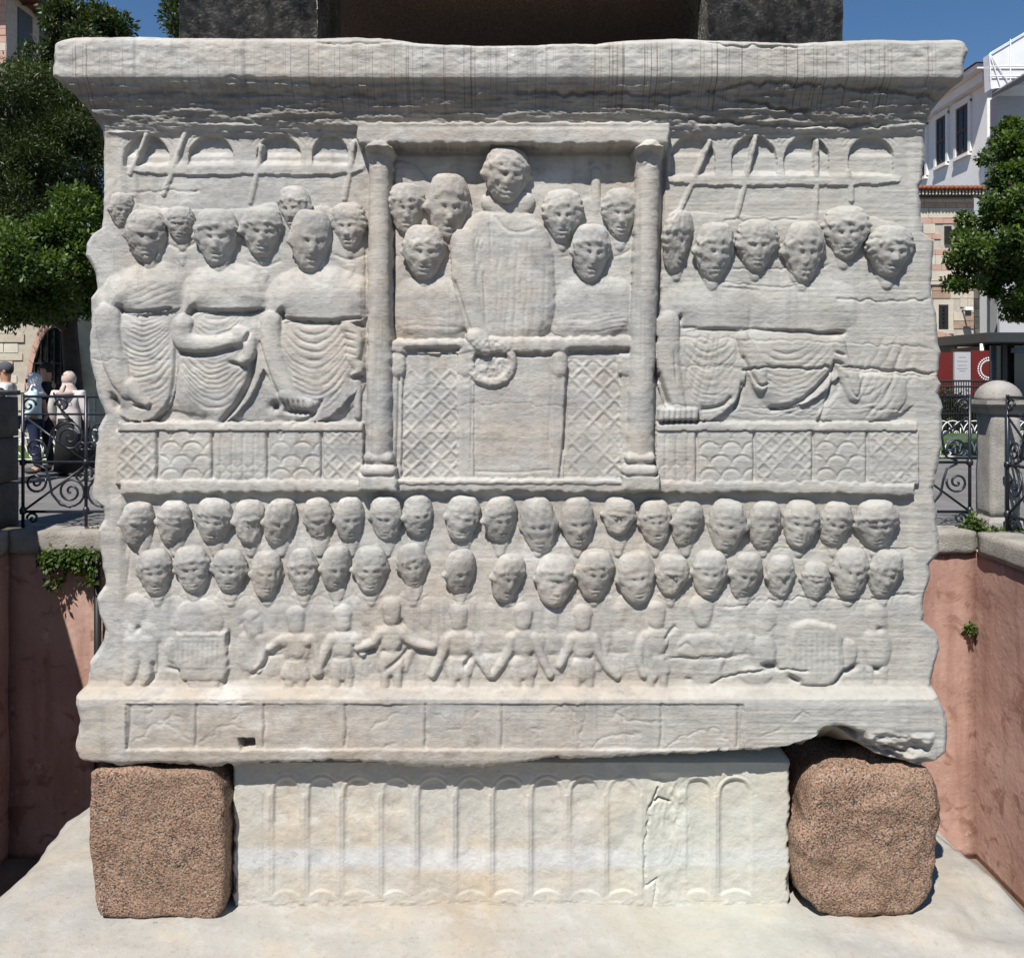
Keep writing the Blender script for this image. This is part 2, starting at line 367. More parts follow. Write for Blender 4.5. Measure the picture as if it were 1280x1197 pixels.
# cavetto tool marks and horizontal fissures
cav = np.clip(np.minimum(GY-104, 168-GY)/6, 0, 1)
H += cav*(.010*fbm(GX/60, GY/4.2, seed=2, oct=5, gain=.6)+.005*fbm(GX/9, GY/4, seed=5, oct=4, gain=.65))
cf = np.clip(np.minimum(GY-58, 98-GY)/6, 0, 1); H += cf*.004*fbm(GX/16, GY/9, seed=6, oct=4)

# --- arcade behind the crowd
def arch(cx, top, half, bot, hh=-.04):
    c = (cx, top+half)
    ring = [(cx+half*math.cos(a), top+half-half*math.sin(a)) for a in np.linspace(0, math.pi, 15)]
    for k, wv in ((half+6, 1.6), (half+11, 1.4)):
        groove([(cx+k*math.cos(a), top+half-k*math.sin(a)) for a in np.linspace(.5, math.pi-.5, 13)], wv, .0022, hh, 0)
    i = new_id('arched_niche')
    plate([(cx-half, bot)]+ring[::-1]+[(cx+half, bot)], hh-.016, 3, -.003, i, 0, True, .5)
for cx in (186, 266, 350, 414): arch(cx, 171, 28 if cx != 414 else 22, 209)
for cx in (864, 941, 1006, 1086): arch(cx, 172, 28, 221)
for x0, x1, yy in ((160, 455, 213), (832, 1128, 226)):
    mass([(x0, yy-14), (x1, yy-14), (x1+3, yy+3), (x0*.3+x1*.7, yy+6), ((x0+x1)*.5, yy+4), (x0*.7+x1*.3, yy+6), (x0, yy+3)], -.024, 12, [[(x0, yy+3), (x0*.7+x1*.3, yy+6), ((x0+x1)*.5, yy+4), (x0*.3+x1*.7, yy+6), (x1, yy+3)]], None, 9)
for a, b in (((182,168),(161,216)), ((231,164),(203,242)), ((326,182),(312,252)), ((442,178),(430,248)), ((888,176),(848,268)), ((945,172),(921,272)), ((1022,176),(1020,290)), ((1062, 214),(1066,250))):
    tube([a, ((a[0]+b[0])/2+1, (a[1]+b[1])/2), b], 3.2, -.024, .007)

# --- imperial box
BOX = new_id('box_recess', 'recessed back of the imperial box'); LIN = new_id('box_lintel', 'flat rough lintel over the imperial box'); RAIL = BFR = new_id('box_parapet', 'parapet of the imperial box with latticed screens')
plate([(484,172),(800,172),(800,432),(484,432)], -.055, 2, 0, BOX, 0, True, .5)
plate([(446,151),(838,151),(838,180),(446,180)], .030, 5, .012, LIN, 0, True, 1.6)
groove([(448,158),(836,158)], 2.5, .004, .03, 0)
plate([(484,425),(800,425),(800,612),(484,612)], -.03, 4, .01, BFR, 0, True, .4)

def figure(label=None): return new_id('carved_figure', label)
EMP = figure('standing central figure in long pleated robe holding a wreath')
BACKL = figure('two veiled attendants standing behind in the box'); BACKR = figure('two guards behind, a spear between them')
plate([(488,310),(492,255),(500,208),(515,203),(528,214),(545,238),(585,262),(600,300),(600,420),(488,425)], -.044, 10, .008, BACKL)
plate([(668,300),(690,262),(720,250),(760,246),(796,252),(798,425),(668,425)], -.044, 10, .008, BACKR)
tube([(745,214),(745,262)], 6, -.038, .012, BACKR); tube([(757,268),(757,280)], 9, -.04, .01, BACKR)
tube([(500,212),(496,240)], 12, -.036, .012, BACKL)
FKL = figure('attendant in a cloak left of the emperor figure'); FKR = figure('attendant in a cloak right of the emperor figure')
mass([(488,434),(486,372),(502,344),(566,344),(588,365),(590,434)], -.014, 26, [], FKL)
mass([(692,430),(692,365),(710,342),(776,342),(798,362),(798,430)], -.014, 26, [], FKR)
folds([(500,390),(578,390),(578,428),(500,428)], -.03, lambda x, y: y, .004, 11, 1)
folds([(703,385),(788,385),(788,422),(703,422)], -.03, lambda x, y: y+.12*x, .005, 9, 2)
groove([(520,300),(528,310),(540,318)], 1.6, .006, -.05); groove([(488,316),(500,322)], 1.6, .006, -.05)
groove([(700,322),(712,320)], 1.5, .005, -.05); groove([(766,322),(780,318),(794,306)], 1.6, .006, -.05)
plate([(568,430),(566,330),(572,285),(590,266),(616,258),(652,258),(680,275),(694,310),(698,430)], -.012, 20, .045, EMP)
tube([(616,252),(634,262),(654,252)], 15, -.02, .03, EMP)
folds([(612,290),(690,300),(697,428),(612,428)], -.012, lambda x, y: x+.04*y, .0042, 12, 3, 1.8, 9, 1.0)
folds([(570,285),(610,285),(606,360),(575,400),(568,340)], -.012, lambda x, y: x+.25*y, .005, 9, 4)
groove([(618,268),(632,286),(650,290),(668,284)], 1.8, .006, 0); groove([(612,262),(614,330)], 1.6, .006, 0)
tube([(578,300),(580,350),(592,398),(600,424)], [17,16,14,13], .006, .03, EMP)
groove([(568,350),(582,396),(590,420)], 1.6, .012, 0); groove([(604,340),(607,400)], 1.6, .01, 0)
tube([(594,420),(602,430),(606,436)], [12,11,8], .022, .03, EMP)
# parapet of the box
plate([(487,424),(797,420),(797,440),(487,442)], .002, 6, .02, RAIL, 0, False, 1.5)
plate([(572,440),(592,440),(592,604),(572,604)], -.012, 3, .008, RAIL, 0); plate([(488,445),(503,445),(501,604),(488,604)], -.012, 3, .008, RAIL, 0)
plate([(692,440),(708,440),(704,604),(688,604)], -.012, 3, .008, RAIL, 0); plate([(776,440),(792,440),(790,604),(776,604)], -.012, 3, .008, RAIL, 0)
plate([(592,446),(692,446),(690,598),(592,598)], -.02, 4, .008, RAIL, 0)
for x in (495, 582, 700, 784): tube([(x,448),(x,462)], 10, .0, .02, RAIL)
groove([(506,437),(540,438),(575,436)], 3.4, .03, 0, jit=2); groove([(710,439),(745,437),(790,438)], 3.2, .028, 0, jit=2)
ring = [(614+27*math.cos(a), 452+27*math.sin(a)) for a in np.linspace(0, 2*math.pi, 25)]
tube(ring[13:]+ring[:14], 5.5, .000, .018, EMP); rough(582, 646, 420, 486, .010, 4, 7)
groove([(498,470),(496,560),(493,602)], 1.7, .012, 0); groove([(590,462),(588,590)], 1.4, .007, 0); groove([(711,462),(707,540),(700,602)], 1.9, .016, 0); groove([(688,500),(686,560)], 1.3, .005, 0); groove([(595,590),(640,592),(690,588)], 1.4, .005, 0)

def lattice(x0, x1, ya, yb, st, h, dep, i, skip=.25):
    P = PL([(x0,ya),(x1,ya),(x1,yb),(x0,yb)], h); w = win_pts(P, 0); x, y = GX[w], GY[w]
    xx = x+1.2*vnoise(x/15, y/15, seed=3); yy = y+1.2*vnoise(x/15, y/15, seed=4)
    a = (xx+yy) % st; b = (xx-yy) % st; d1 = np.minimum(a, st-a); d2 = np.minimum(b, st-b); d = np.minimum(d1, d2)/1.414
    ins = inside(x, y, P); fd = np.clip(.75+1.6*vnoise(x/24, y/20, seed=int(x0)), .12, 1)
    dep = dep*.5; lat = dep*np.exp(-(d/1.9)**2)*fd
    H[w] += np.where(ins, lat-dep*.5*fd*np.exp(-((d-3.8)/1.6)**2), 0)
    if i is not None: ID[w] = np.where(ins & (H[w] > -.09), i, ID[w])
def scales(x0, x1, ya, yb, st, h, dep, i):
    P = PL([(x0,ya),(x1,ya),(x1,yb),(x0,yb)], h); w = win_pts(P, 0); x, y = GX[w], GY[w]; ins = inside(x, y, P)
    dep *= .6; g = np.zeros(x.shape); rh = st*.62
    base = np.floor((y-ya)/rh)
    for k in (0, 1):
        row = base+k; off = np.where(row % 2 == 0, 0, st/2); cx_ = np.round((x-x0-off)/st)*st+x0+off; cy_ = ya+row*rh+rh*.45
        d = np.hypot(x-cx_, (y-cy_)*1.05)-st*.47; sel = (y < cy_+1)
        g = np.maximum(g, np.where(sel, np.exp(-(d/1.6)**2), 0))
    fd = np.clip(.8+1.4*vnoise(x/24, y/20, seed=int(x0)), .2, 1)
    H[w] += np.where(ins, (-dep*g)*fd, 0)
    if i is not None: ID[w] = np.where(ins, i, ID[w])
def balusters(x0, x1, ya, yb, lines, h, dep, i):
    for x in lines: groove([(x,ya+3),(x-1,(ya+yb)/2),(x,yb-3)], 1.5, dep, h)
    P = PL([(x0,ya),(x1,ya),(x1,yb),(x0,yb)], h); w = win_pts(P, 0); ins = inside(GX[w], GY[w], P); ID[w] = np.where(ins, i, ID[w])
lattice(503, 571, 462, 602, 25, -.02, .010, RAIL); lattice(710, 776, 450, 602, 27, -.02, .010, RAIL)

# --- balustrades of the two side groups
def rail(x0, x1, yt, yb, posts, kinds, y_off=0):
    i = new_id('balustrade_rail'); plate([(x0,528),(x1,528),(x1,541),(x0,541)], .012, 4, .008, i, 0, False, 1.2)
    for k in range(len(kinds)):
        a, b = posts[k]+3, posts[k+1]-3; j = new_id('balustrade_panel')
        plate([(posts[k]-1,538),(posts[k+1]+1,538),(posts[k+1]+1,606),(posts[k]-1,606)], .0, 3, .004, j, 0, True, .3)
        if kinds[k] == 'l': lattice(a, b, 541, 603, 21, 0, .008, j)
        elif kinds[k] == 's': scales(a, b, 541, 604, 27, 0, .011, j)
        elif kinds[k] == 'b': balusters(a, b, 541, 604, np.arange(a+8, b, 14), 0, .005, j); scales(a, b, 575, 604, 14, 0, .005, j)
    for k, x in enumerate(posts[1:-1]): groove([(x,540),(x+1,570),(x,604)], 2.0, .014, 0, 0); ridge([(x-5,540),(x-5,604)], 2.5, .004, 0, 0)
rail(143, 452, 528, 606, [143,195,264,333,401,452], 'lsbsl')
rail(822, 1150, 528, 606, [822,872,944,1018,1086,1150], 'bslsl')
LEDGE = new_id('ledge', 'projecting ledge with chipped lower edge')
plate([(147,601),(452,600),(700,600),(1000,603),(1148,606),(1148,621),(1060,618),(960,617),(880,618),(760,616),(600,615),(400,616),(260,618),(147,620)], .012, 7, .010, LEDGE, 0, True, 1.8)
plate([(485,600),(820,600),(820,606),(485,606)], .020, 3, .004, LEDGE, 0)

# --- columns
for xa, xb, wd in ((472, 470, 15), (814, 803, 15.5)):
    i = new_id('carved_column', None)
    tube([(xa,200),((xa+xb)/2,400),(xb,575)], [wd,wd+1,wd+2], .05, .075, i)
    tube([(xa,188),(xa,197)], [wd+4,wd], .052, .06, i); plate([(xa-19,178),(xa+19,178),(xa+16,192),(xa-16,192)], .05, 5, .02, i)
    tube([(xb-12,574),(xb+12,574)], 7, .055, .03, i); tube([(xb-15,590),(xb+15,590)], 8, .06, .03, i)
    plate([(xb-24,595),(xb+24,595),(xb+24,616),(xb-24,616)], .05, 5, .02, i, 0)
    rough(xa-20, xa+20, 178, 215, .014, 5, int(xa))
groove([(489,184),(489,420)], 2.2, .02, 0, 0); groove([(833,190),(829,300),(824,440),(819,480)], 2.2, .025, 0)

# --- left group: three men in togas, lesser figures behind
LB = figure('row of attendants standing behind the three togate men')
plate([(134,330),(140,285),(150,250),(215,262),(300,262),(350,250),(400,258),(455,262),(456,400),(456,528),(300,528),(134,500)], -.022, 12, .012, LB)
for cx, cy, w_ in ((226,308,30), (330,330,34), (437,322,34)):
    groove([(cx-w_*.6,cy-4),(cx,cy+4),(cx+w_*.6,cy-5)], 1.8, .007, -.02); plate([(cx-8,cy+8),(cx+8,cy+8),(cx+2,cy+24),(cx-2,cy+24)], -.016, 4, .004, LB)
tube([(448,360),(447,470),(446,520)], 4, -.014, .008, LB); groove([(440,470),(448,472)],1.5,.01,0)
FA = figure('togate man with arm hanging at the outer edge'); FB = figure('togate man with forearm bent across the body'); FC = figure('togate man grasping a rolled cloth over the rail')
# lower drapery (recessed under the chest fold)
mass([(136,384),(218,382),(221,440),(216,494),(199,520),(168,530),(145,521),(128,500),(128,430)], .004, 26, [[(220,430),(216,494),(199,520),(168,530),(146,521)]], FA)
mass([(226,384),(328,384),(334,430),(326,470),(304,511),(275,532),(245,530),(218,512),(206,470),(208,430)], .004, 26, [[(332,430),(326,470),(304,511),(275,532),(250,530)]], FB)
mass([(334,390),(460,390),(460,470),(427,507),(405,528),(360,530),(334,517),(322,450)], .004, 26, [[(440,490),(420,512),(404,528),(362,530)]], FC)
folds([(146,392),(214,392),(216,490),(190,522),(150,514)], 0, Uf(176, 45, 40), .0075, 10.5, 5)
folds([(232,392),(322,392),(316,470),(280,524),(240,520),(218,480)], 0, Uf(266, 50, 46), .0075, 10, 6)
folds([(345,400),(450,400),(430,500),(400,520),(350,512)], 0, Uf(390, 50, 46), .007, 11, 7)
groove([(218,420),(217,470),(210,505),(190,526)], 2.2, .014, 0); groove([(316,440),(312,475),(296,505),(274,529)], 3.4, .03, 0); groove([(402,500),(390,522),(365,530)], 2.4, .014, 0)
# chest folds
mass([(110,378),(122,346),(150,332),(172,324),(205,324),(228,342),(226,370),(216,387),(175,392),(150,391),(143,402),(132,424),(112,404)], .024, 34, [[(148,391),(180,392),(216,386)]], FA)
mass([(216,398),(220,348),(248,328),(280,326),(314,330),(332,354),(331,386),(280,389),(240,390),(234,412)], .024, 34, [[(240,390),(284,390),(330,387)]], FB)
mass([(322,400),(328,352),(358,332),(395,328),(432,334),(462,350),(462,402),(400,402),(352,398),(340,412)], .024, 34, [[(352,398),(400,402),(458,400)]], FC)
folds([(150,350),(220,345),(216,384),(152,388)], .02, lambda x, y: y+.45*x, .0025, 9, 8)
for g in ([(151,389),(180,391),(213,385)], [(238,388),(280,389),(326,387)], [(346,397),(400,402),(452,398)]): groove(g, 2.3, .018, .0, jit=1.5)
for g in ([(148,384),(141,400),(136,412)], [(240,384),(230,398),(222,406)], [(352,388),(344,402),(338,414)]): groove(g, 3.8, .035, .0)
tube([(127,392),(131,430),(142,468),(154,488)], [16,16,15,12], .026, .035, FA); tube([(156,482),(166,496),(177,504)], [10,9,6], .03, .03, FA); groove([(136,494),(144,510)], 4.5, .04, 0); groove([(156,432),(162,470)], 1.8, .01, 0); groove([(165,507),(178,509)],2,.02,0)
tube([(222,404),(220,424),(240,432),(270,431),(298,420)], [13,14,13,12,10], .034, .035, FB); tube([(294,416),(306,420),(308,444),(298,452)], [10,9,8,6], .034, .03, FB); groove([(222,441),(255,444),(292,434)], 3.0, .024, 0); groove([(306,428),(311,415)], 2, .02, 0); groove([(285,453),(304,458)], 2.4, .022, 0)
tube([(334,400),(334,440),(348,476),(358,494)], [14,15,14,12], .026, .035, FC); tube([(354,492),(366,502),(382,506)], [11,11,8], .03, .03, FC); groove([(337,508),(346,508)], 5.5, .045, 0)
for k in range(5): groove([(353+k*6.5,500),(356+k*6.5,514)], 1.4, .012, 0)
groove([(354,514),(388,516)], 2.8, .028, 0); groove([(322,425),(336,470),(346,492)], 1.8, .014, 0)
tube([(432,408),(442,424),(440,444)], [10,11,9], .02, .03, FC); tube([(438,448),(448,462),(440,470)], [8,7,5], .016, .03, FC)
for k in range(4): groove([(430,414+k*9),(446,418+k*9)], 1.4, .008, 0)
groove([(438,472),(452,470)], 2.6, .024, 0); groove([(446,404),(452,408)],2.2,.02,0)

# --- right group
RB = figure('row of attendants standing behind on the eroded side')
plate([(826,340),(834,290),(850,262),(905,268),(1000,272),(1040,258),(1100,272),(1142,285),(1150,330),(1152,528),(826,528)], -.026, 14, .01, RB)
RA = figure('togate man with fingers over the balustrade'); R2 = figure('togate man holding a cloth, cracked across the chest'); R3 = figure('worn togate man holding a cloth near the edge')
mass([(836,406),(930,408),(938,450),(930,492),(902,522),(868,530),(836,512),(826,450)], -.002, 24, [[(936,440),(930,492),(902,520),(872,528)]], RA)
mass([(924,408),(1062,408),(1062,452),(1044,482),(1007,507),(965,514),(941,492),(926,460)], -.002, 24, [[(1056,455),(1040,484),(1005,507),(964,514)]], R2)
plate([(1056,470),(1130,462),(1140,500),(1110,528),(1010,528),(1050,490)], -.008, 9, .012, R3)
folds([(850,416),(925,418),(926,480),(895,515),(850,500)], 0, Uf(888, 46, 46), .006, 11, 11); folds([(945,430),(1050,420),(1040,478),(1000,500),(955,500)], 0, Uf(985, 60, 44), .006, 10.5, 12)
folds([(852,414),(925,414),(925,450),(852,450)], 0, lambda x, y: x, .005, 12, 13); folds([(1060,480),(1130,470),(1120,524),(1040,524)], -.01, Uf(1075, 55, 44), .007, 17, 14); folds([(950,512),(1050,470),(1050,520),(960,526)],-.02,Uf(960,90,50),.008,11,19)
mass([(824,424),(824,376),(842,354),(880,346),(940,348),(948,412),(900,411),(854,411),(848,434)], .001, 44, [[(853,411),(900,411),(945,411)]], RA)
mass([(930,352),(985,342),(1050,346),(1085,366),(1085,400),(1060,416),(1000,413),(935,411)], .001, 44, [[(936,411),(1000,413),(1060,416)]], R2)
plate([(1060,404),(1062,360),(1090,350),(1130,350),(1148,368),(1152,440),(1148,520),(1060,520)], -.022, 30, .003, R3)
groove([(938,354),(942,380),(940,408)], 3.0, .006, 0); groove([(853,410),(930,411),(1000,413),(1060,417)], 1.9, .011, 0, jit=1.5); groove([(853,394),(847,415),(844,434)], 2.4, .022, 0); groove([(1035,416),(1060,415)],2.6,.02,0)
tube([(838,402),(838,450),(842,488),(848,508)], [14,15,15,13], .02, .03, RA)
groove([(823,466),(829,486),(836,506)], 3.2, .035, 0); groove([(843,438),(846,480)], 1.6, .01, 0)
for k in range(7): tube([(830+k*7,514),(829+k*7,524)], 4.2, .03, .02, RA)
groove([(824,529),(850,527),(874,527)], 2.6, .02, 0); groove([(878,512),(905,508),(916,496)], 2.4, .014, 0); groove([(930,478),(926,500),(920,512)], 2.4, .016, 0)
tube([(932,422),(940,440),(950,462),(955,482)], [8,12,13,9], .018, .03, R2); groove([(930,445),(940,466),(950,484),(962,480)], 1.8, .012, 0)
groove([(965,512),(1000,506),(1030,480),(1050,452)], 3.0, .022, 0); groove([(1046,460),(1038,500),(1026,530)], 2.0, .014, 0)
tube([(1052,428),(1056,446),(1066,470),(1072,494)], [9,9,13,10], .014, .03, R3); groove([(1046,440),(1058,444)], 1.8, .014, 0); groove([(1046,452),(1056,456)], 2.2, .018, 0); groove([(1060,470),(1066,492),(1076,498),(1083,470)], 1.6, .010, 0)
groove([(1130,440),(1115,490),(1085,522)], 2, .007, 0)

folds([(852,414),(930,414),(934,520),(852,505)], 0, lambda x, y: x+.3*y, .003, 11, 31); folds([(1060,420),(1150,420),(1150,525),(1070,525)], -.02, lambda x, y: x+.5*y, .004, 15, 32)
# --- lower zone: shoulders of the two rows of spectators
CROWD = figure('shoulders of the rows of spectators')
for (cx, cy, w_, hh) in [(x, 690, 50, -.027) for x in (176,217,268,312,350,399,437,483,523,578,625,673,722,773,819,858,908,955,1000,1043,1094)]:
    plate([(cx-w_*.5,cy+24),(cx-w_*.42,cy-8),(cx-8,cy-16),(cx+8,cy-16),(cx+w_*.42,cy-8),(cx+w_*.5,cy+24)], hh, 9, .008, CROWD)
for (cx, cy, w_, hh) in [(x, 752, 54, -.019) for x in (195,241,287,333,379,420,463,516,575,634,694,743,795,839,886,931,975,1018,1062,1105)]:
    plate([(cx-w_*.55,cy+22),(cx-w_*.42,cy-6),(cx-9,cy-16),(cx+9,cy-16),(cx+w_*.42,cy-6),(cx+w_*.55,cy+22)], hh, 10, .008, CROWD)
for (cx, cy, w_) in [(x, 680, 20) for x in (176,217,268,312,350,399,437,483,523,578,625,673,722,773,819,858,908,955,1000,1043,1094)]: tube([(cx,cy-20),(cx,cy-2),(cx,cy+12)], [11,12,6], -.013, .018, CROWD)
for cx in (195,241,287,333,379,420,463,516,575,634,694,743,795,839,886,931,975,1018,1062,1105):
    tube([(cx,724),(cx,740),(cx,754)], [11,12,6], -.006, .018, CROWD)
    groove([(cx-15,746),(cx-4,764)], 1.3, .0035, -.02); groove([(cx+14,746),(cx+6,764)], 1.3, .0035, -.02); groove([(cx-20,744),(cx,754),(cx+20,744)], 1.4, .003, -.02)
for hx, hy, hw_, hv, i_ in ((184,322,26,.0,FA),(272,326,26,.0,FB),(388,332,28,.0,FC),(226,300,20,-.015,LB),(328,316,24,-.015,LB),(437,308,22,-.018,LB),(530,346,24,-.022,FKL),(738,346,24,-.022,FKR),(560,300,24,-.036,BACKL),(703,300,22,-.036,BACKR),(775,300,22,-.036,BACKR),(892,348,26,-.006,RA),(1004,350,26,-.006,R2),(945,338,22,-.018,RB),(1056,322,24,-.018,RB),(1111,346,26,-.012,R3),(846,338,20,-.018,RB)):
    tube([(hx,hy-20),(hx,hy-4),(hx,hy+8)], [hw_*.55,hw_*.55,hw_*.3], hv+.004, .018, i_)
tube([(152,682),(176,706)], 5, -.03, .02, CROWD); groove([(154,676),(178,702)], 1.6, .01, -.02); groove([(162,690),(158,730)], 1.4, .008, -.02)
# --- musicians and dancers
def dancer(x, head, sk, arms, label=None, hh=.004, legs=True):
    i = figure(label); y0_ = head
    tube([(x,y0_-7),(x,y0_+7)], [12,10], hh, .022, i)
    plate([(x-16,y0_+20),(x-6,y0_+14),(x+6,y0_+14),(x+16,y0_+20),(x+13,y0_+48),(x-13,y0_+48)], hh, 10, .02, i)
    plate([(x-11,y0_+44),(x+11,y0_+44),(x+sk,y0_+78),(x-sk,y0_+78)], hh-.001, 9, .018, i)
    groove([(x-13,y0_+47),(x,y0_+49),(x+13,y0_+47)], 1.5, .006, 0)
    folds([(x-12,y0_+48),(x+12,y0_+48),(x+sk,y0_+78),(x-sk,y0_+78)], 0, lambda xx, yy: xx, .0035, 7, int(x) % 9)
    for a in arms: tube([(x+(14 if a[0][0] > x else -14), y0_+26)]+list(a), [7]+[6]*(len(a)-1)+[5], hh+.004, .02, i)
    if legs:
        for s in (-8, 8): tube([(x+s,y0_+76),(x+s,y0_+92)], [6,5], hh-.002, .016, i)
    return i
for x_, h_, lab_ in ((400,772,'worn dancer half hidden between two tunics'),(456,770,'worn bystander behind the straight armed dancer'),(532,772,'worn figure in shallow relief beside the flared skirt'),(614,770,'worn figure between two skirts'),(692,772,'worn figure behind joined hands'),(775,770,'worn figure with a raised scarf'),(924,772,'worn figure behind the flute player'),(340,772,'worn figure behind the seated player')):
    dancer(x_, h_, 15, [[(x_-18,h_+44),(x_-26,h_+66)], [(x_+18,h_+44),(x_+26,h_+66)]], lab_, -.012)
i = figure('musician with bent legs beside the organ')
tube([(168,758),(170,776)], [15,12], -.006, .02, i); plate([(152,790),(166,776),(190,776),(204,800),(192,812),(156,808)], -.004, 12, .02, i)
tube([(163,806),(164,830),(158,852)], [11,10,7], .004, .024, i); tube([(181,806),(184,832),(180,854)], [12,11,8], .008, .026, i); groove([(168,790),(173,784)], 2.5, .02, 0); groove([(190,828),(191,848),(182,858)], 2.4, .016, 0)
ORG = new_id('carved_organ', 'water organ with a row of pipes')
plate([(212,772),(226,752),(262,750),(276,764),(278,796),(214,796)], .0, 14, .02, ORG); plate([(200,800),(220,796),(222,834),(206,828)], -.004, 10, .02, ORG)
plate([(217,792),(282,792),(282,838),(217,838)], .006, 3, .006, ORG, 0); plate([(222,836),(284,836),(282,852),(226,852)], .004, 4, .006, ORG, 0); plate([(232,852),(274,852),(270,866),(238,866)], .002, 4, .008, ORG, 0)
for k in range(9): groove([(223+k*6.2,799),(223+k*6.2,831)], 1.3, .006, 0, 0)
groove([(221,797),(278,797)], 1.3, .006, 0, 0); groove([(284,790),(283,812)], 2.2, .018, 0); groove([(206,836),(222,840)], 2.0, .012, 0); groove([(284,840),(278,862)], 2.2, .014, 0)
i = figure('seated player behind the organ'); tube([(313,776),(316,790)], [13,11], .0, .022, i); plate([(292,796),(312,786),(330,800),(334,830),(318,846),(296,838)], -.004, 12, .02, i); tube([(322,800),(330,816),(320,838)], 6, .004, .02, i); groove([(334,812),(332,830),(312,846)], 2.2, .012, 0); groove([(298,784),(306,774)],2,.01,0)
groove([(316,776),(324,770)],2,.01,0)
dancer(368, 778, 22, [[(348,802),(335,812)], [(392,800),(398,842)]], 'dancer with a pointed chin raising both arms')
dancer(427, 776, 18, [[(404,818),(394,844)], [(444,800),(452,818)]], 'dancer with linked hands in a short tunic')
dancer(488, 768, 20, [[(462,808),(446,812)], [(514,806),(540,812)]], 'dancer with both arms held straight out', .010)
groove([(482,838),(500,824),(512,810)], 2.2, .012, 0); groove([(500,775),(504,784)],2.4,.014,0); groove([(450,816),(470,812)],2.2,.014,0); groove([(516,812),(540,818)],2,.012,0)
dancer(573, 774, 20, [[(552,822),(540,846)], [(594,818),(612,846)]], 'dancer in a flared skirt next to the straight armed one')
groove([(580,834),(590,820)], 2.6, .02, 0)
dancer(654, 774, 21, [[(634,822),(616,846)], [(676,820),(688,846)]], 'dancer in a bell shaped skirt with lowered arms')
dancer(729, 776, 20, [[(708,818),(700,834)], [(756,832),(772,848)]], 'dancer turning with flared skirt')
dancer(822, 772, 20, [[(798,820),(806,846)], [(812,826),(818,850)]], 'dancer beside the flute players')
groove([(832,800),(840,790),(846,784)], 2, .012, 0)
i = figure('flute player with egg shaped head'); tube([(879,760),(880,776)], [15,11], .002, .024, i); plate([(845,806),(862,792),(898,792),(920,806),(916,824),(848,826)], -.004, 9, .016, i); plate([(858,822),(902,822),(906,856),(854,856)], -.008, 9, .012, i); groove([(836,824),(880,826),(924,822)], 1.5, .01, 0); groove([(850,812),(858,804),(864,808)],1.5,.01,0); groove([(898,806),(904,812)],1.5,.01,0)
for c_ in ((862,850),): groove([(c_[0]-4,c_[1]),(c_[0]+4,c_[1]+1)], 2, .012, 0)
i = figure('musician leaning on the second organ'); tube([(960,772),(958,790)], [14,12], -.004, .02, i); plate([(944,800),(962,790),(974,806),(972,830),(958,834),(946,828)], .002, 10, .024, i); groove([(962,792),(974,782)], 1.8, .01, 0); groove([(956,834),(974,834)], 3, .026, 0); plate([(926,830),(968,838),(962,856),(926,856)], -.006, 6, .01, i)
i = new_id('carved_organ', 'second organ, broken at its foot'); plate([(990,784),(1010,776),(1048,784),(1056,800),(1056,840),(1040,860),(1006,860),(988,842)], .006, 6, .014, i, 0); plate([(1056,796),(1076,806),(1070,834),(1054,846)], .0, 8, .016, i)
for k in range(9): groove([(996+k*7,790),(996+k*7,842)], 1.5, .0045, 0, 0)
groove([(988,848),(1002,853)], 3, .024, 0); groove([(1002,858),(1044,858),(1056,842)], 1.8, .012, 0); groove([(1056,842),(1074,834)], 3.2, .024, 0)
i = figure('small standing figure at the edge, broken at the hem'); tube([(1098,770),(1098,780)], [15,13], -.002, .022, i); plate([(1082,792),(1098,780),(1114,790),(1120,812),(1112,838),(1086,838),(1080,812)], .002, 12, .026, i); groove([(1086,840),(1098,837),(1110,840)], 3, .022, 0); groove([(1098,790),(1104,786)], 2.2, .018, 0); tube([(1088,838),(1088,852)], 6, -.008, .014, i); tube([(1106,838),(1106,852)], 6, -.008, .014, i)
# --- the dancers are worn almost smooth
w = window(140, 1150, 752, 866, 0); A = H[w].copy()
for _ in range(4):
    A = np.pad(A, 1, mode='edge'); A = (A[:-2, 1:-1]+A[2:, 1:-1]+A[1:-1, :-2]+A[1:-1, 2:]+2*A[1:-1, 1:-1])/6
x, y = GX[w], GY[w]; fe = np.clip(np.minimum(y-752, 866-y)/8, 0, 1)*np.clip(.62+1.1*vnoise(x/40, y/40, seed=93), .25, 1)
H[w] = H[w]*(1-fe)+A*fe+fe*.003*fbm(x/13, y/10, seed=94, oct=4)
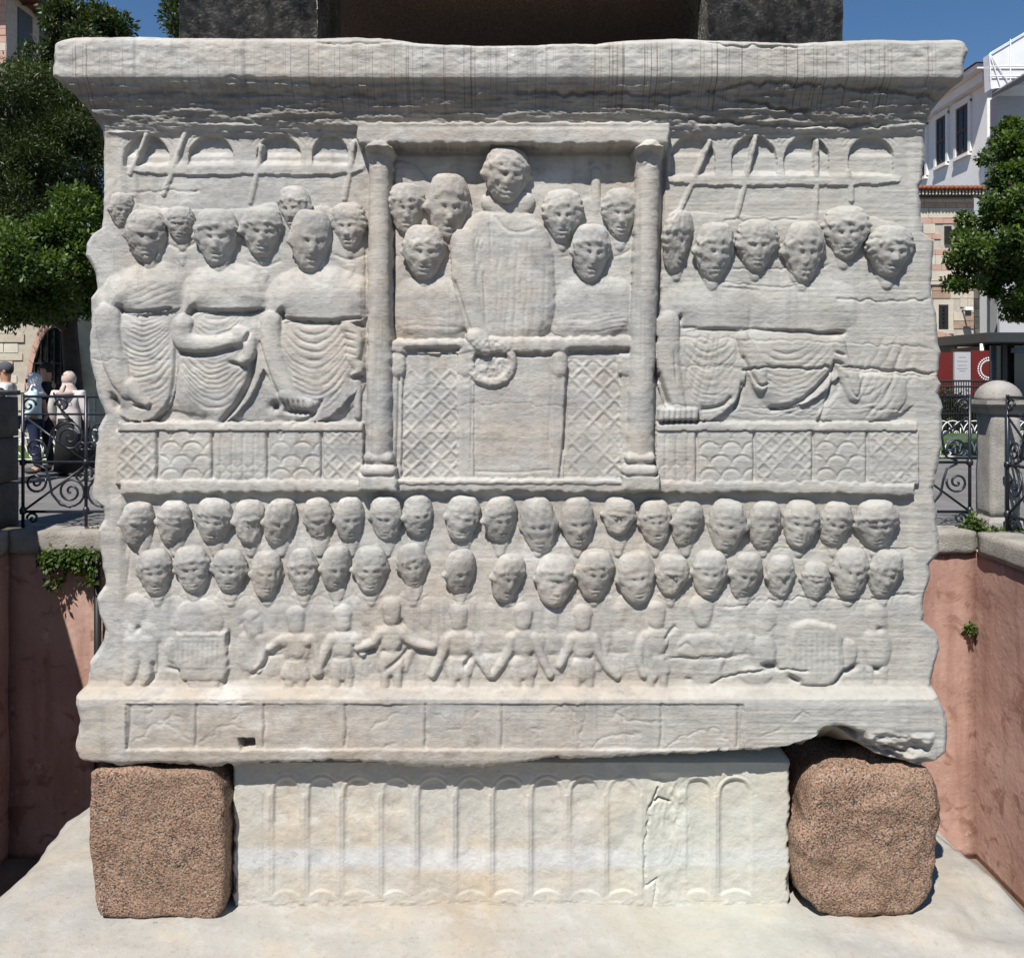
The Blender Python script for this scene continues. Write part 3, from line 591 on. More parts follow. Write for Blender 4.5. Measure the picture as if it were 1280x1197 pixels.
# --- plinth panels
PLI = new_id('plinth_frieze', 'plinth band with worn incised race scene')
w = window(150, 1180, 868, 960); k = (GY[w] > pp((0,876),.05)[1]); ID[w] = np.where(k & (ID[w] == 0), PLI, ID[w])
plate([(158,879),(930,879),(930,936),(158,936)], .044, 3, -.003, PLI, 0, True, .6)
for x in (159, 243, 328, 430, 530, 626, 825, 921): ridge([(x-2,882),(x-2,934)], 3, .0035, .05, 0); groove([(x+2,880),(x+3,905),(x+1,935)], 1.6, .006 if x < 600 else .004, .05, jit=2)
for g in ([(160,875),(215,874)], [(248,876),(330,877)], [(165,930),(195,905),(215,905),(238,930)], [(250,930),(275,909),(300,908)], [(180,885),(190,880),(192,890),(182,893)], [(203,902),(212,893),(222,896)], [(290,900),(301,894)], [(300,886),(318,880)],
          [(463,912),(482,896),(500,892)], [(540,892),(560,900)], [(560,912),(578,911)], [(585,896),(600,888)], [(660,912),(680,911)], [(690,890),(712,878),(720,930)], [(732,876),(727,920),(722,935)], [(760,900),(790,880)], [(738,935),(770,916),(800,918)], [(836,936),(866,914),(900,912),(918,934)], [(930,880),(926,932)], [(952,920),(978,908)], [(990,898),(1004,890),(1012,892)], [(1032,876),(1040,872),(1046,878)], [(1105,876),(1118,870)], [(480,935),(500,928)], [(770,895),(800,905),(830,900)]):
    groove(g, 1.5, .0028, .05, jit=6)
plate([(304,914),(325,914),(325,924),(308,926)], -.02, 2, 0, PLI, 0, True, .8)
# broken corner on the right
plate([(1030,912),(1050,908),(1085,922),(1140,950),(1160,965),(1060,975),(1015,965)], .018, 26, -.035, PLI, 1, True, 3); rough(1015, 1160, 905, 962, .05, 16, 3, 2.4)
groove([(1030,914),(1048,910),(1078,921)], 5, .05, .03, jit=3)
for g in ([(1040,926),(1090,935),(1130,948)], [(1050,940),(1090,950),(1140,958)], [(1100,932),(1140,942)]): groove(g, 3, .02, .03, jit=4)
# --- horizontal cracks of the stone
for g, w_, d_ in (([(930,462),(950,461),(1000,460),(1040,459)], 1.6, .016), ([(1050,460),(1100,462),(1172,466)], 1.7, .014), ([(1052,464),(1120,468),(1172,470)], 1.3, .01), ([(1045,374),(1090,375),(1168,375)], 1.3, .010), ([(850,422),(930,424),(1060,428)], 1.1, .006), ([(1060,428),(1172,436)], 1.0, .006),
                  ([(840,457),(930,459)], .9, .006), ([(830,506),(980,510),(1150,514)], .9, .006), ([(880,515),(1060,520)], .9, .006), ([(916,334),(980,334),(1040,330)], 1.3, .009), ([(916,299),(990,300)], 1.4, .01), ([(906,275),(960,272),(1000,274)], 1.5, .01), ([(900,350),(960,360),(1020,356)], 1.1, .008), ([(905,358),(950,364)], 1.4, .01), ([(988,354),(1020,351)], 1.4, .008),
                  ([(830,628),(990,690),(1150,687)], .8, .003), ([(960,752),(1010,748),(1060,752),(1150,745)], 1.3, .01), ([(900,760),(960,752)], 1.2, .009), ([(890,855),(920,842),(960,838),(1010,838)], 1.5, .012), ([(830,824),(930,822)], 1.1, .009), ([(960,856),(1010,856)], 1.1, .006), ([(1030,688),(1168,688)], 1.2, .006), ([(940,690),(1010,686)], 1.0, .006),
                  ([(878,63),(920,67),(960,66),(990,67)], 1.5, .011), ([(400,62),(450,63),(500,61)], 1.2, .006), ([(135,120),(280,119),(480,123)], 1.6, .010), ([(290,104),(420,112),(450,117)], 1.6, .010), ([(640,118),(760,121),(860,119)], 1.9, .012), ([(880,116),(930,108),(1000,110),(1180,124)], 1.9, .014), ([(920,126),(980,138),(1010,136)], 2.2, .016), ([(850,134),(900,138)], 1.6, .01), ([(860,148),(940,152),(1020,156),(1110,154)], 1.6, .012), ([(890,114),(915,130)], 1.5, .01), ([(1004,136),(1018,150)], 1.3, .01), ([(245,129),(280,130)], 1.4, .008), ([(1060,142),(1110,140)], 1.6, .01), ([(448,110),(462,117)],1.5,-.008),
                  ([(110,449),(160,450),(210,449)], .9, .004), ([(560,507),(640,505),(720,508)], .8, .004), ([(880,455),(930,458)],.8,.004), ([(500,480),(590,481)],.7,.003), ([(150,237),(240,236)],1.2,.007), ([(138,245),(165,243)],1.4,.008), ([(204,233),(210,228)],1.4,.006), ([(232,235),(246,236)],1.4,.007)):
    groove(g, w_, d_, 0, jit=5)
# --- the relief is shallow: flatten the carving towards the ground of each zone
zone = np.clip((GY-186)/6, 0, 1)*np.clip((868-GY)/6, 0, 1); KR = .60
H = np.where(zone > 0, HB_+(H-HB_)*(1-(1-KR)*zone), H)
# --- overall wear
H += .0016*fbm(GX/26, GY/18, seed=11, oct=4)+.0010*fbm(GX/6, GY/5, seed=13, oct=3)+.0016*fbm(GX/60, GY/2.6, seed=12, oct=3)*np.clip(.25+(GX-600)/650, .25, .9)
def blur(A, n=1):
    for _ in range(n):
        A = np.pad(A, 1, mode='edge'); A = (A[:-2, 1:-1]+A[2:, 1:-1]+2*A[1:-1, 1:-1])/4; A = np.pad(A, ((0, 0), (1, 1)), mode='edge'); A = (A[:, :-2]+A[:, 2:]+2*A[:, 1:-1])/4
    return A
H = .55*H+.45*blur(H, 1)
# round the outer vertical edges
ed = np.minimum(np.arange(NC), NC-1-np.arange(NC))[None, :]*1.04
H -= .022*np.clip(1-ed/9, 0, 1)**2*(1+.7*fbm(GX/14, GY/14, seed=15, oct=2))
edt = (np.arange(NR)*1.1)[:, None]; H -= .018*np.clip(1-edt/8, 0, 1)**2
edb = ((NR-1-np.arange(NR))*1.1)[:, None]; H -= .02*np.clip(1-edb/7, 0, 1)**2*(1+fbm(GX/8, GY/8, seed=16, oct=3))

# --- stray islands of a carved part go back to the block
for i in range(1, len(PARTS)):
    rr_, cc_ = np.where(ID == i)
    if len(rr_) == 0: continue
    a0, a1, b0, b1 = rr_.min(), rr_.max()+1, cc_.min(), cc_.max()+1
    if (a1-a0)*(b1-b0) > 42000: continue
    M_ = np.pad(ID[a0:a1, b0:b1] == i, 1); lab = np.where(M_, np.arange(1, M_.size+1).reshape(M_.shape), 0)
    while True:
        n_ = lab.copy()
        for ax, s_ in ((0, 1), (0, -1), (1, 1), (1, -1)): n_ = np.maximum(n_, np.roll(lab, s_, ax))
        n_ = np.where(M_, n_, 0)
        if (n_ == lab).all(): break
        lab = n_
    u_, ct = np.unique(lab[lab > 0], return_counts=True)
    if len(u_) > 1:
        keep = u_[ct.argmax()]; sub_ = ID[a0:a1, b0:b1]; sub_[(lab[1:-1, 1:-1] > 0) & (lab[1:-1, 1:-1] != keep)] = 0
# --- mesh: relief front, rough flanks, back, caps, cut into its carved parts
PED = empty('carved_pedestal', (0, 1.4, .235), 'carved marble pedestal block with rows of heads on four stone cubes', 'pedestal')
DEPTH = 2.74
def wpos(x, y, h): return np.stack([(x-CX)/PX, -h, CAM_H+(HY-y)/PX], -1)
FR = wpos(GX, GY, H)
idx = np.arange(NR*NC).reshape(NR, NC)
F4 = np.stack([idx[:-1, :-1], idx[1:, :-1], idx[1:, 1:], idx[:-1, 1:]], -1).reshape(-1, 4)
FID = np.stack([ID[:-1, :-1], ID[1:, :-1], ID[1:, 1:], ID[:-1, 1:]], 0).max(0).ravel()
V = FR.reshape(-1, 3)
part_obj = {}
for i, (nm, lab) in PARTS.items():
    f = F4[FID == i]
    if len(f) == 0: continue
    u, inv = np.unique(f, return_inverse=True)
    if i == 0:
        # flanks and back hang on the front border
        vs = [V[u]]; fs = [inv.reshape(-1, 4)]; base = len(u); look = -np.ones(len(V), np.int64); look[u] = np.arange(len(u))
        rows = np.arange(0, NR, 3);
        if rows[-1] != NR-1: rows = np.append(rows, NR-1)
        for side in (0, 1):
            e = FR[:, 0] if side == 0 else FR[:, -1]; sg = -1 if side == 0 else 1
            e = e[rows]; steps = [0, .012, .03, .06, .11, .18, .28, .42, .6, .85, 1.15, 1.5, 1.9, 2.3, 2.6, DEPTH]; cols = []
            for k, s in enumerate(steps):
                q = e.copy(); q[:, 1] += s
                bulge = 0 if k == 0 else (.05*fbm(q[:, 1]*5+7*side, q[:, 2]*5, seed=61+side, oct=4)*min(1, s/.15)-.012*min(1, s/.06))
                q[:, 0] += sg*bulge; cols.append(q)
            G = np.stack(cols, 1); n0 = base; ii = np.arange(G.shape[0]*G.shape[1]).reshape(G.shape[:2])+n0
            q4 = np.stack([ii[:-1, :-1], ii[1:, :-1], ii[1:, 1:], ii[:-1, 1:]], -1).reshape(-1, 4)
            if side == 0: q4 = q4[:, ::-1]
            vs.append(G.reshape(-1, 3)); fs.append(q4); base += G.size//3
            if side == 0: lb = ii[:, -1]; lt = ii[0]; lbt = ii[-1]
            else: rb = ii[:, -1]; rt = ii[0]; rbt = ii[-1]
        fs.append(np.stack([lb[:-1], lb[1:], rb[1:], rb[:-1]], -1)[:, ::-1])
        allV = np.concatenate(vs)
        me = np_mesh(nm, allV, np.concatenate(fs))
    else:
        me = np_mesh(nm, V[u], inv.reshape(-1, 4))
    me.shade_smooth(); o = link(nm, me, MARBLE, PED)
    if lab: o['label'] = lab
    part_obj[i] = o
# top and underside of the block: strips from the ragged front edge to the back
for nm, row, dz in (('top_face', 0, .0), ('underside', NR-1, .0)):
    e = FR[row, ::6]; cols = []
    for s in (0, .02, .05, .12, .4, 1.2, DEPTH):
        q = e.copy(); q[:, 1] += s
        zt = np.median(e[:, 2]); f = min(1, s/.12)
        q[:, 2] = q[:, 2]*(1-f)+(zt+(.006 if row == 0 else .012))*f+.006*fbm(q[:, 0]*8, q[:, 1]*8, seed=77, oct=3)*min(1, s/.02)
        cols.append(q)
    G = np.stack(cols, 0); ii = np.arange(G.shape[0]*G.shape[1]).reshape(G.shape[:2])
    q4 = np.stack([ii[:-1, :-1], ii[:-1, 1:], ii[1:, 1:], ii[1:, :-1]], -1).reshape(-1, 4)
    if row: q4 = q4[:, ::-1]
    me = np_mesh(nm, G.reshape(-1, 3), q4); me.shade_smooth(); link(nm, me, MARBLE, PED)

# --- heads in the round
def head_mesh(w, d, hgt, yaw, pitch, roll, style, seed):
    nl, nm_ = (62, 84) if 'u' in style else (48, 62)
    th = np.linspace(0, np.pi, nl)[:, None]; ph = np.linspace(0, 2*np.pi, nm_, endpoint=False)[None, :]
    sz = np.cos(th)*np.ones_like(ph); s = np.sin(th); sx = s*np.sin(ph); sy = s*np.cos(ph)       # sy>0 = face
    v = np.sign(sz)*np.abs(sz)**.95
    sc = np.clip(s, 1e-6, 1); kx = np.where(v > 0, np.power(sc, .50), np.power(sc, .58 if 'u' in style else .50))/sc; ky = np.power(sc, .42)/sc                # fuller crown, deep chin
    jaw = np.where(v < .15, 1-(.36 if 'u' in style else .24)*np.clip((.15-v)/1.15, 0, 1)**1.3, 1-.04*np.clip(v-.1, 0, 1))
    x = sx*kx*jaw; y = sy*np.where(v < 0, ky*(1-.06*(-v)), np.power(sc, .7)/sc); u = x
    f = np.clip(sy*1.6, 0, 1); st = style; face = 0*u; au = np.abs(u)
    nse = fbm(u*4+seed, v*4, y*4, seed=seed, oct=4); fine = fbm(u*11, v*11, y*11, seed=seed+5, oct=3)
    er = 1.0 if 'e' not in st else .62
    face += (.20 if 'u' in st else .14)*np.exp(-(u/.15)**2)*np.clip((.20-v)/.42, 0, 1)*np.clip((v+.36)/.07, 0, 1)*(.55+.9*(nse+.5))*er  # nose
    face += .06*np.exp(-((v-.18-.05*au)/.06)**2)*np.exp(-(au/.55)**4)                                  # brow
    face -= .125*np.exp(-((au-.33)/.14)**2-((v-.05)/.07)**2)                                    # sockets
    face += .085*np.exp(-((au-.36)/.085)**2-((v-.035)/.04)**2)*er                                # eyeballs
    face -= .16*np.exp(-((au-.23)/.06)**2-((v-.06)/.045)**2)                                    # drilled corners
    face -= .06*np.exp(-((au-.52)/.16)**2-((v+.42)/.24)**2)                                     # hollow cheeks
    face += .05*np.exp(-((au-.50)/.16)**2-((v+.13)/.10)**2)
    face -= .11*np.exp(-(u/.27)**4-((v+.50)/.035)**2)*er                                        # mouth
    face += .05*np.exp(-(u/.26)**4-((v+.43)/.045)**2)+.06*np.exp(-(u/.22)**4-((v+.58)/.05)**2)
    face -= .05*np.exp(-(u/.22)**2-((v+.67)/.04)**2)
    face += .08*np.exp(-(u/.30)**2-((v+.80)/.12)**2)
    hl = .34+.07*np.cos(u*3)+.10*nse
    hair = np.clip((v-hl)/.06, 0, 1); side = np.clip((au-.76)/.05, 0, 1)*np.clip((v+.10+.1*nse)/.1, 0, 1); hair = np.maximum(hair, side)
    lon = np.arctan2(u, y+.15); strand = np.sin(lon*17+5*nse+2.0*v)*.6+np.sin(lon*29-6*v+8*nse)*.4
    r = 1+f*face*(1-hair)
    hs = .075 if 'b' not in st else .015
    r += hair*(hs+.038*strand*(0 if 'b' in st else er)*np.clip(1.25-1.1*np.maximum(v, 0), .1, 1))
    if 'k' in st: r += np.clip(sy*2+.6, 0, 1)*(.08+.05*np.sin(lon*15+5*nse))*np.exp(-((v-.38-.06*np.cos(u*3)-.05*np.sin(lon*9+5*nse))/.09)**2)  # heavy fringe
    ear = np.exp(-((np.abs(sy)-.10)/.15)**2-((v+.0)/.15)**2)*np.clip((au-.6)/.2, 0, 1); r += .20*ear*(0 if 'h' in st else 1)
    if 'h' in st: r += .13*np.exp(-((np.abs(sy)-.25)/.3)**2)*np.clip((v+.35)/.2, 0, 1)*np.clip((au-.5)/.25, 0, 1)*(1+.35*np.sin(v*24+4*nse))
    r += .06*nse*(1.6 if 'e' in st else 1)+.05*fine*(1.5 if 'e' in st else 1)
    X = x*r; Y = y*r; Z = v*(1+.03*nse)*np.where(hair > .5, 1.02, 1)
    if 'f' in st:                                                                                 # face broken away
        pl = .92+.16*fbm(u*5, v*5, seed=seed+9, oct=3); lim = np.where(v < .10+.1*nse, pl, 9); Y = np.minimum(Y, lim)
    if 'c' in st:                                                                                 # lower face sheared off
        lim = np.where(v < .02+.16*fbm(u*4, u*0, seed=seed, oct=2), .80+.16*nse, 9); Y = np.minimum(Y, lim)
    P = np.stack([X*w/2, -Y*d/2, Z*hgt/2], -1).reshape(-1, 3)
    R = np.array(Euler((math.radians(pitch), math.radians(roll), math.radians(yaw)), 'XYZ').to_matrix()); P = P@R.T
    ii = np.arange(nl*nm_).reshape(nl, nm_); jj = np.roll(ii, -1, 1)
    F = np.stack([ii[:-1], ii[1:], jj[1:], jj[:-1]], -1).reshape(-1, 4)
    me = np_mesh('head', P, F); me.shade_smooth()
    return me
def add_head(cx, cy, w, h, yaw, style, hc, parent, seed, pitch=7, roll=0):
    k = (CAM_D-hc)/FPX; rv = random.Random(seed*3+1); wm, hm = w*k*rv.uniform(.90, 1.0), h*k*rv.uniform(.93, 1.02); yaw += rv.uniform(-8, 8)
    rw = random.Random(seed); me = head_mesh(wm*rw.uniform(.94, 1.0), wm*.60, hm*1.0, yaw, pitch, roll, style, seed)
    o = link('carved_head', me, MARBLE, None); o.location = at(cx, cy, -hc)
    o.parent = parent; o.matrix_parent_inverse = parent_inv(parent); return o
P_ = part_obj
HEADS = [ # upper left
 (153,264,34,44,34,'e',-.035,LB),(184,296,56,68,14,'be',.004,FA),(226,281,38,46,0,'ef',-.012,LB),(272,298,54,76,12,'k',.004,FB),(328,291,52,62,14,'k',-.012,LB),(369,262,48,56,-14,'k',-.026,LB),(389,303,58,78,16,'b',.006,FC),(437,284,42,60,-12,'h',-.02,LB),
 # imperial box
 (508,262,46,68,18,'kh',-.05,BACKL),(560,261,56,84,14,'',-.05,BACKL),(530,316,54,70,16,'kb',-.022,FKL),(633,220,60,70,10,'kbe',-.018,EMP),(703,271,50,66,4,'kh',-.045,BACKR),(775,268,46,68,4,'kh',-.045,BACKR),(738,317,54,72,8,'k',-.02,FKR),
 # upper right
 (846,303,46,80,34,'kh',-.016,RB),(892,316,54,76,10,'ek',-.004,RA),(945,308,50,70,8,'eh',-.018,RB),(1004,317,54,80,8,'ek',-.004,R2),(1056,292,52,70,-8,'ekh',-.018,RB),(1111,315,56,68,8,'kh',-.01,R3)]
PITCH = {}
rs = random.Random(5)
ROW1 = [(172,655,44,58,24,'ef'),(217,654,44,58,12,'ke'),(268,651,46,58,10,'k'),(312,652,42,58,14,'ec'),(350,653,46,62,24,'be'),(399,650,40,60,0,'ef'),(437,649,42,60,30,'b'),(483,648,44,56,-8,'e'),(523,645,42,54,26,'be'),(578,648,44,60,8,'e'),(625,649,46,60,30,''),(673,657,50,74,4,'be'),(722,654,46,70,12,'b'),(773,645,46,48,6,'c'),(819,653,42,60,2,'k'),(858,655,42,60,22,'e'),(908,657,48,70,-10,'e'),(955,656,44,62,8,'e'),(1000,655,46,64,0,'ke'),(1043,655,44,62,4,'ke'),(1094,655,52,62,4,'ke')]
ROW2 = [(195,715,44,62,14,'k'),(241,711,44,58,8,'ke'),(287,713,42,58,6,'k'),(333,718,40,62,10,'e'),(379,715,40,62,0,'ke'),(420,710,42,58,20,'b'),(463,712,44,60,12,'e'),(516,708,40,60,0,'k'),(575,714,44,62,20,'b'),(634,722,48,64,24,'k'),(694,725,50,68,4,'kf'),(743,717,50,68,22,'k'),(795,722,50,66,6,''),(839,718,44,54,4,'ec'),(886,717,46,62,6,'k'),(931,719,44,62,4,'e'),(975,720,40,56,2,'ec'),(1018,725,38,52,0,'kf'),(1062,715,46,66,2,'ke'),(1105,717,46,62,2,'ke')]
for k, h in enumerate(HEADS): add_head(*h[:5], h[5]+'u', -.036+(h[6]+.05)*.30, P_[h[7]], 100+k, 12)
for k, h in enumerate(ROW1): add_head(*h, -.024, P_[CROWD], 200+k, rs.uniform(6, 18), rs.uniform(-8, 8))
for k, h in enumerate(ROW2): add_head(*h, -.018, P_[CROWD], 300+k, rs.uniform(6, 18), rs.uniform(-8, 8))
# ------------------------------------------------------------------ base under the pedestal, granite cubes, obelisk
def base_marble(name='base_marble', k=1.0):
    m = NT(name, .65, .3); x, y, z = m.xyz()
    n1 = m.noise(1.7, 6, .6, m.map((.8, .8, 2.0)), .4)
    c = m.ramp(n1, [(.3, (.32, .318, .31)), (.5, (.37, .36, .335)), (.68, (.34, .30, .25))])
    n2 = m.noise(5, 6, .65); c = m.mix(m.math('MULTIPLY', m.ramp(n2, [(.5, 0.), (.72, 1.)]), .55), c, (.47, .385, .28))
    bd = m.math('MULTIPLY', m.band(m.math('ADD', z, m.math('MULTIPLY', m.noise(4, 3), .05)), -.10, -.035, .015), .6); c = m.mix(bd, c, (.42, .445, .48))
    n3 = m.noise(40, 5, .7); c = m.mix(m.math('MULTIPLY', m.ramp(n3, [(.30, 1.), (.46, 0.)]), .55), c, (.27, .225, .175))
    n7 = m.noise(14, 6, .7, m.map((1, 1, 1))); c = m.mix(m.math('MULTIPLY', m.ramp(n7, [(.52, 0.), (.68, 1.)]), .5), c, (.44, .435, .425))
    c = m.mix(m.math('MULTIPLY', m.band(x, .35, .95, .15), .3), c, (.44, .475, .42))
    c = m.mix(1.0, c, (k, k*.99, k*.965), 'MULTIPLY'); m.color(c); h = m.math('ADD', m.noise(45, 6, .65), m.math('MULTIPLY', m.noise(220, 3), .3)); m.bump(h, .45, .007); return m.m
BASEM = base_marble('base_marble', 1.2); SLABM = base_marble('slab_marble', .95)
def granite(name, dark=1.0):
    m = NT(name, .75, .3)
    v = m.voro(230, out='Color'); s = m.n('ShaderNodeSeparateColor'); m.l(v, s.inputs[0])
    c = m.ramp(s.outputs[0], [(0, (.085, .07, .065)), (.16, (.20, .15, .125)), (.34, (.38, .235, .17)), (.6, (.45, .29, .21)), (.80, (.46, .37, .30)), (.95, (.52, .42, .33))], 'CONSTANT')
    c = m.mix(m.math('MULTIPLY', m.ramp(m.noise(5, 5), [(.4, 0.), (.7, 1.)]), .4), c, (.36, .25, .185))
    c = m.mix(1.0, c, (dark, dark*.95, dark*.88), 'MULTIPLY'); m.color(c)
    h = m.math('ADD', m.math('MULTIPLY', m.noise(60, 6, .75), 1.6), m.voro(140)); m.bump(h, .5, .007); return m.m
GRAN = granite('pink_granite', .66)
BASE = empty('lower_base', (0, 1.4, -.6), 'fluted white marble base block with a stepped slab below the pedestal', 'base')
# worn slab the base stands on
nx, ny = 200, 150
sx_ = np.linspace(-1.77, 1.72, nx); sy_ = np.linspace(-.85, 3.7, ny)
SX, SY = np.meshgrid(sx_, sy_)
SX = SX+.05*fbm(SY*3, SX*0+1, seed=5, oct=4)*np.clip(np.abs(SX)/1.5, 0, 1)**4
rt = np.interp(SY, [-.85, .08, .14, .3, .48, 3.7], [.14, .04, -.05, -.10, -.10, -.08]); SX = SX+rt*np.clip((SX-.9)/.8, 0, 1)
SZ = -.250+.016*fbm(SX*4, SY*5, seed=6, oct=5)+.008*fbm(SX*18, SY*26, seed=16, oct=3)-.028*np.clip(-SY/.5, 0, 1.4)
edg = np.minimum(np.minimum(SX+1.77, 1.74-SX), SY+.85); SZ -= .05*np.clip(1-edg/.10, 0, 1)**2
SZ += .022*np.clip((fbm(SX*3, SY*5, seed=8, oct=3))*5, -1, 1)*np.clip((SX-1.15)/.25, 0, 1)
front = np.clip((SY+.03)/.10, 0, 1)*np.clip((.10-SY)/.05, 0, 1)*(np.abs(SX) < .93)
V = np.stack([SX, SY, SZ], -1).reshape(-1, 3); ii = np.arange(nx*ny).reshape(ny, nx)
F = np.stack([ii[:-1, :-1], ii[:-1, 1:], ii[1:, 1:], ii[1:, :-1]], -1).reshape(-1, 4)
loop = np.concatenate([ii[0, :-1], ii[:-1, -1], ii[-1, :0:-1], ii[:0:-1, 0]]); lo = V[loop].copy(); lo[:, 2] = -.62; lo[:, :2] *= 1.0
n0 = len(V); L = len(loop); a = np.arange(L); b = (a+1) % L
F2 = np.stack([loop[a], n0+a, n0+b, loop[b]], -1)
me = np_mesh('slab', np.concatenate([V, lo]), np.concatenate([F, F2])); me.shade_smooth(); link('slab', me, SLABM, BASE)
MB().box(-2.05, 2.02, -1.1, 3.95, -1.2, -.625).build('lower_step', SLABM, BASE, bevel=.04)
MB().box(-2.3, 2.3, -1.35, 4.2, -3.3, -1.205).build('foundation', SLABM, BASE, bevel=.03)
# fluted front
DF = 3.022; kf = DF/FPX
fx = np.linspace((289-CX)*kf, (989-CX)*kf, 620); fz = np.linspace(-.275, .226, 196)
FX, FZ = np.meshgrid(fx, fz); pxx = CX+FX/kf; pyy = HY+(CAM_H-FZ)/kf
D = np.zeros(FX.shape)
divs = [336, 380, 424, 473, 518, 566, 612, 660, 708, 755, 802, 852, 894, 945]
for a_, b_ in zip(divs[:-1], divs[1:]):
    if a_ == 802: continue
    c_ = (a_+b_)/2; hw = (b_-a_)/2-5; xl = (pxx-c_)/hw
    topy_, boty_ = 972, 1121
    yin = np.where(pyy < topy_+hw, (topy_+hw-pyy)/hw, 0); yb_ = np.where(pyy > boty_, (pyy-boty_)/6, 0)
    rr = np.hypot(xl, yin); arcb = boty_-7*np.clip(1-xl**2, 0, 1)
    m_ = np.clip((1-rr)*5, 0, 1)*np.clip((arcb-pyy)/3, 0, 1)
    D = np.maximum(D, m_*(.007+.005*np.sqrt(np.clip(1-np.clip(np.abs(xl), 0, 1)**2, 0, 1))))
    ring_ = np.exp(-((np.hypot((pxx-c_), np.minimum(pyy-(topy_+hw), 0))-(hw+4))/1.4)**2)*(pyy < topy_+hw+2); D += .002*ring_
for dv in divs[:-1]:
    if dv == 852: continue
    D -= .004*np.exp(-((pxx-dv)/2.2)**2)*np.clip((1121-pyy)/4, 0, 1)*np.clip((pyy-985)/10, 0, 1)
    D += .003*np.exp(-((np.abs(pxx-dv)-6.5)/1.3)**2)*np.clip((1120-pyy)/4, 0, 1)*np.clip((pyy-990)/10, 0, 1)
cr = np.array([(822, 985), (812, 1010), (806, 1060), (806, 1108), (822, 1098), (812, 1150), (806, 1197)])
# flaked patch with a crack
pat = np.exp(-((pxx-838)/24)**4)*np.clip((pyy-965)/10, 0, 1)*np.clip((1135-pyy)/20, 0, 1)
D = D*(1-pat)+pat*(.010+.016*fbm(pxx/14, pyy/26, seed=12, oct=4))
d_, _ = seg_dist(pxx+3*fbm(pxx/8, pyy/8, seed=1), pyy, cr); D += .014*np.exp(-(d_/1.4)**2)
d_, _ = seg_dist(pxx, pyy, np.array([(812, 1008), (824, 998), (838, 1004)])); D += .012*np.exp(-(d_/1.5)**2)
low = np.clip((pyy-1124)/7, 0, 1); D -= .03*np.clip((pyy-1132)/34, 0, 1)**2
ero = np.clip(.75+1.2*fbm(pxx/60, pyy/50, seed=23, oct=3), .25, 1)*np.clip(1.15-(pyy-1040)/110, .22, 1); D = D*ero
D += .003*fbm(pxx/22, pyy/18, seed=13, oct=5)+np.where(pyy > 1126, .004*fbm(pxx/9, pyy/6, seed=14, oct=3), 0)
side = np.minimum(pxx-289, 989-pxx)+4*fbm(pyy/10, pyy*0, seed=19, oct=3); D += .03*np.clip(1-side/6, 0, 1)**2
V = np.stack([FX, .022+D, FZ], -1); ii = np.arange(FX.size).reshape(FX.shape)
F = np.stack([ii[:-1, :-1], ii[:-1, 1:], ii[1:, 1:], ii[1:, :-1]], -1).reshape(-1, 4)
Vb = V.reshape(-1, 3); edge_l = ii[:, 0]; edge_r = ii[:, -1]; top_e = ii[-1]
back = lambda e, y: np.column_stack([Vb[e][:, 0], np.full(len(e), y), Vb[e][:, 2]])
n0 = len(Vb); nl_ = len(edge_l); VV = np.concatenate([Vb, back(edge_l, 2.6), back(edge_r, 2.6), back(top_e, 2.6)])
al = np.arange(nl_-1); at_ = np.arange(len(top_e)-1)
F = np.concatenate([F, np.stack([edge_l[al], edge_l[al+1], n0+al+1, n0+al], -1), np.stack([edge_r[al], n0+nl_+al, n0+nl_+al+1, edge_r[al+1]], -1), np.stack([top_e[at_], top_e[at_+1], n0+2*nl_+at_+1, n0+2*nl_+at_], -1)])
me = np_mesh('fluted_block', VV, F); me.shade_smooth(); link('fluted_block', me, BASEM, BASE)

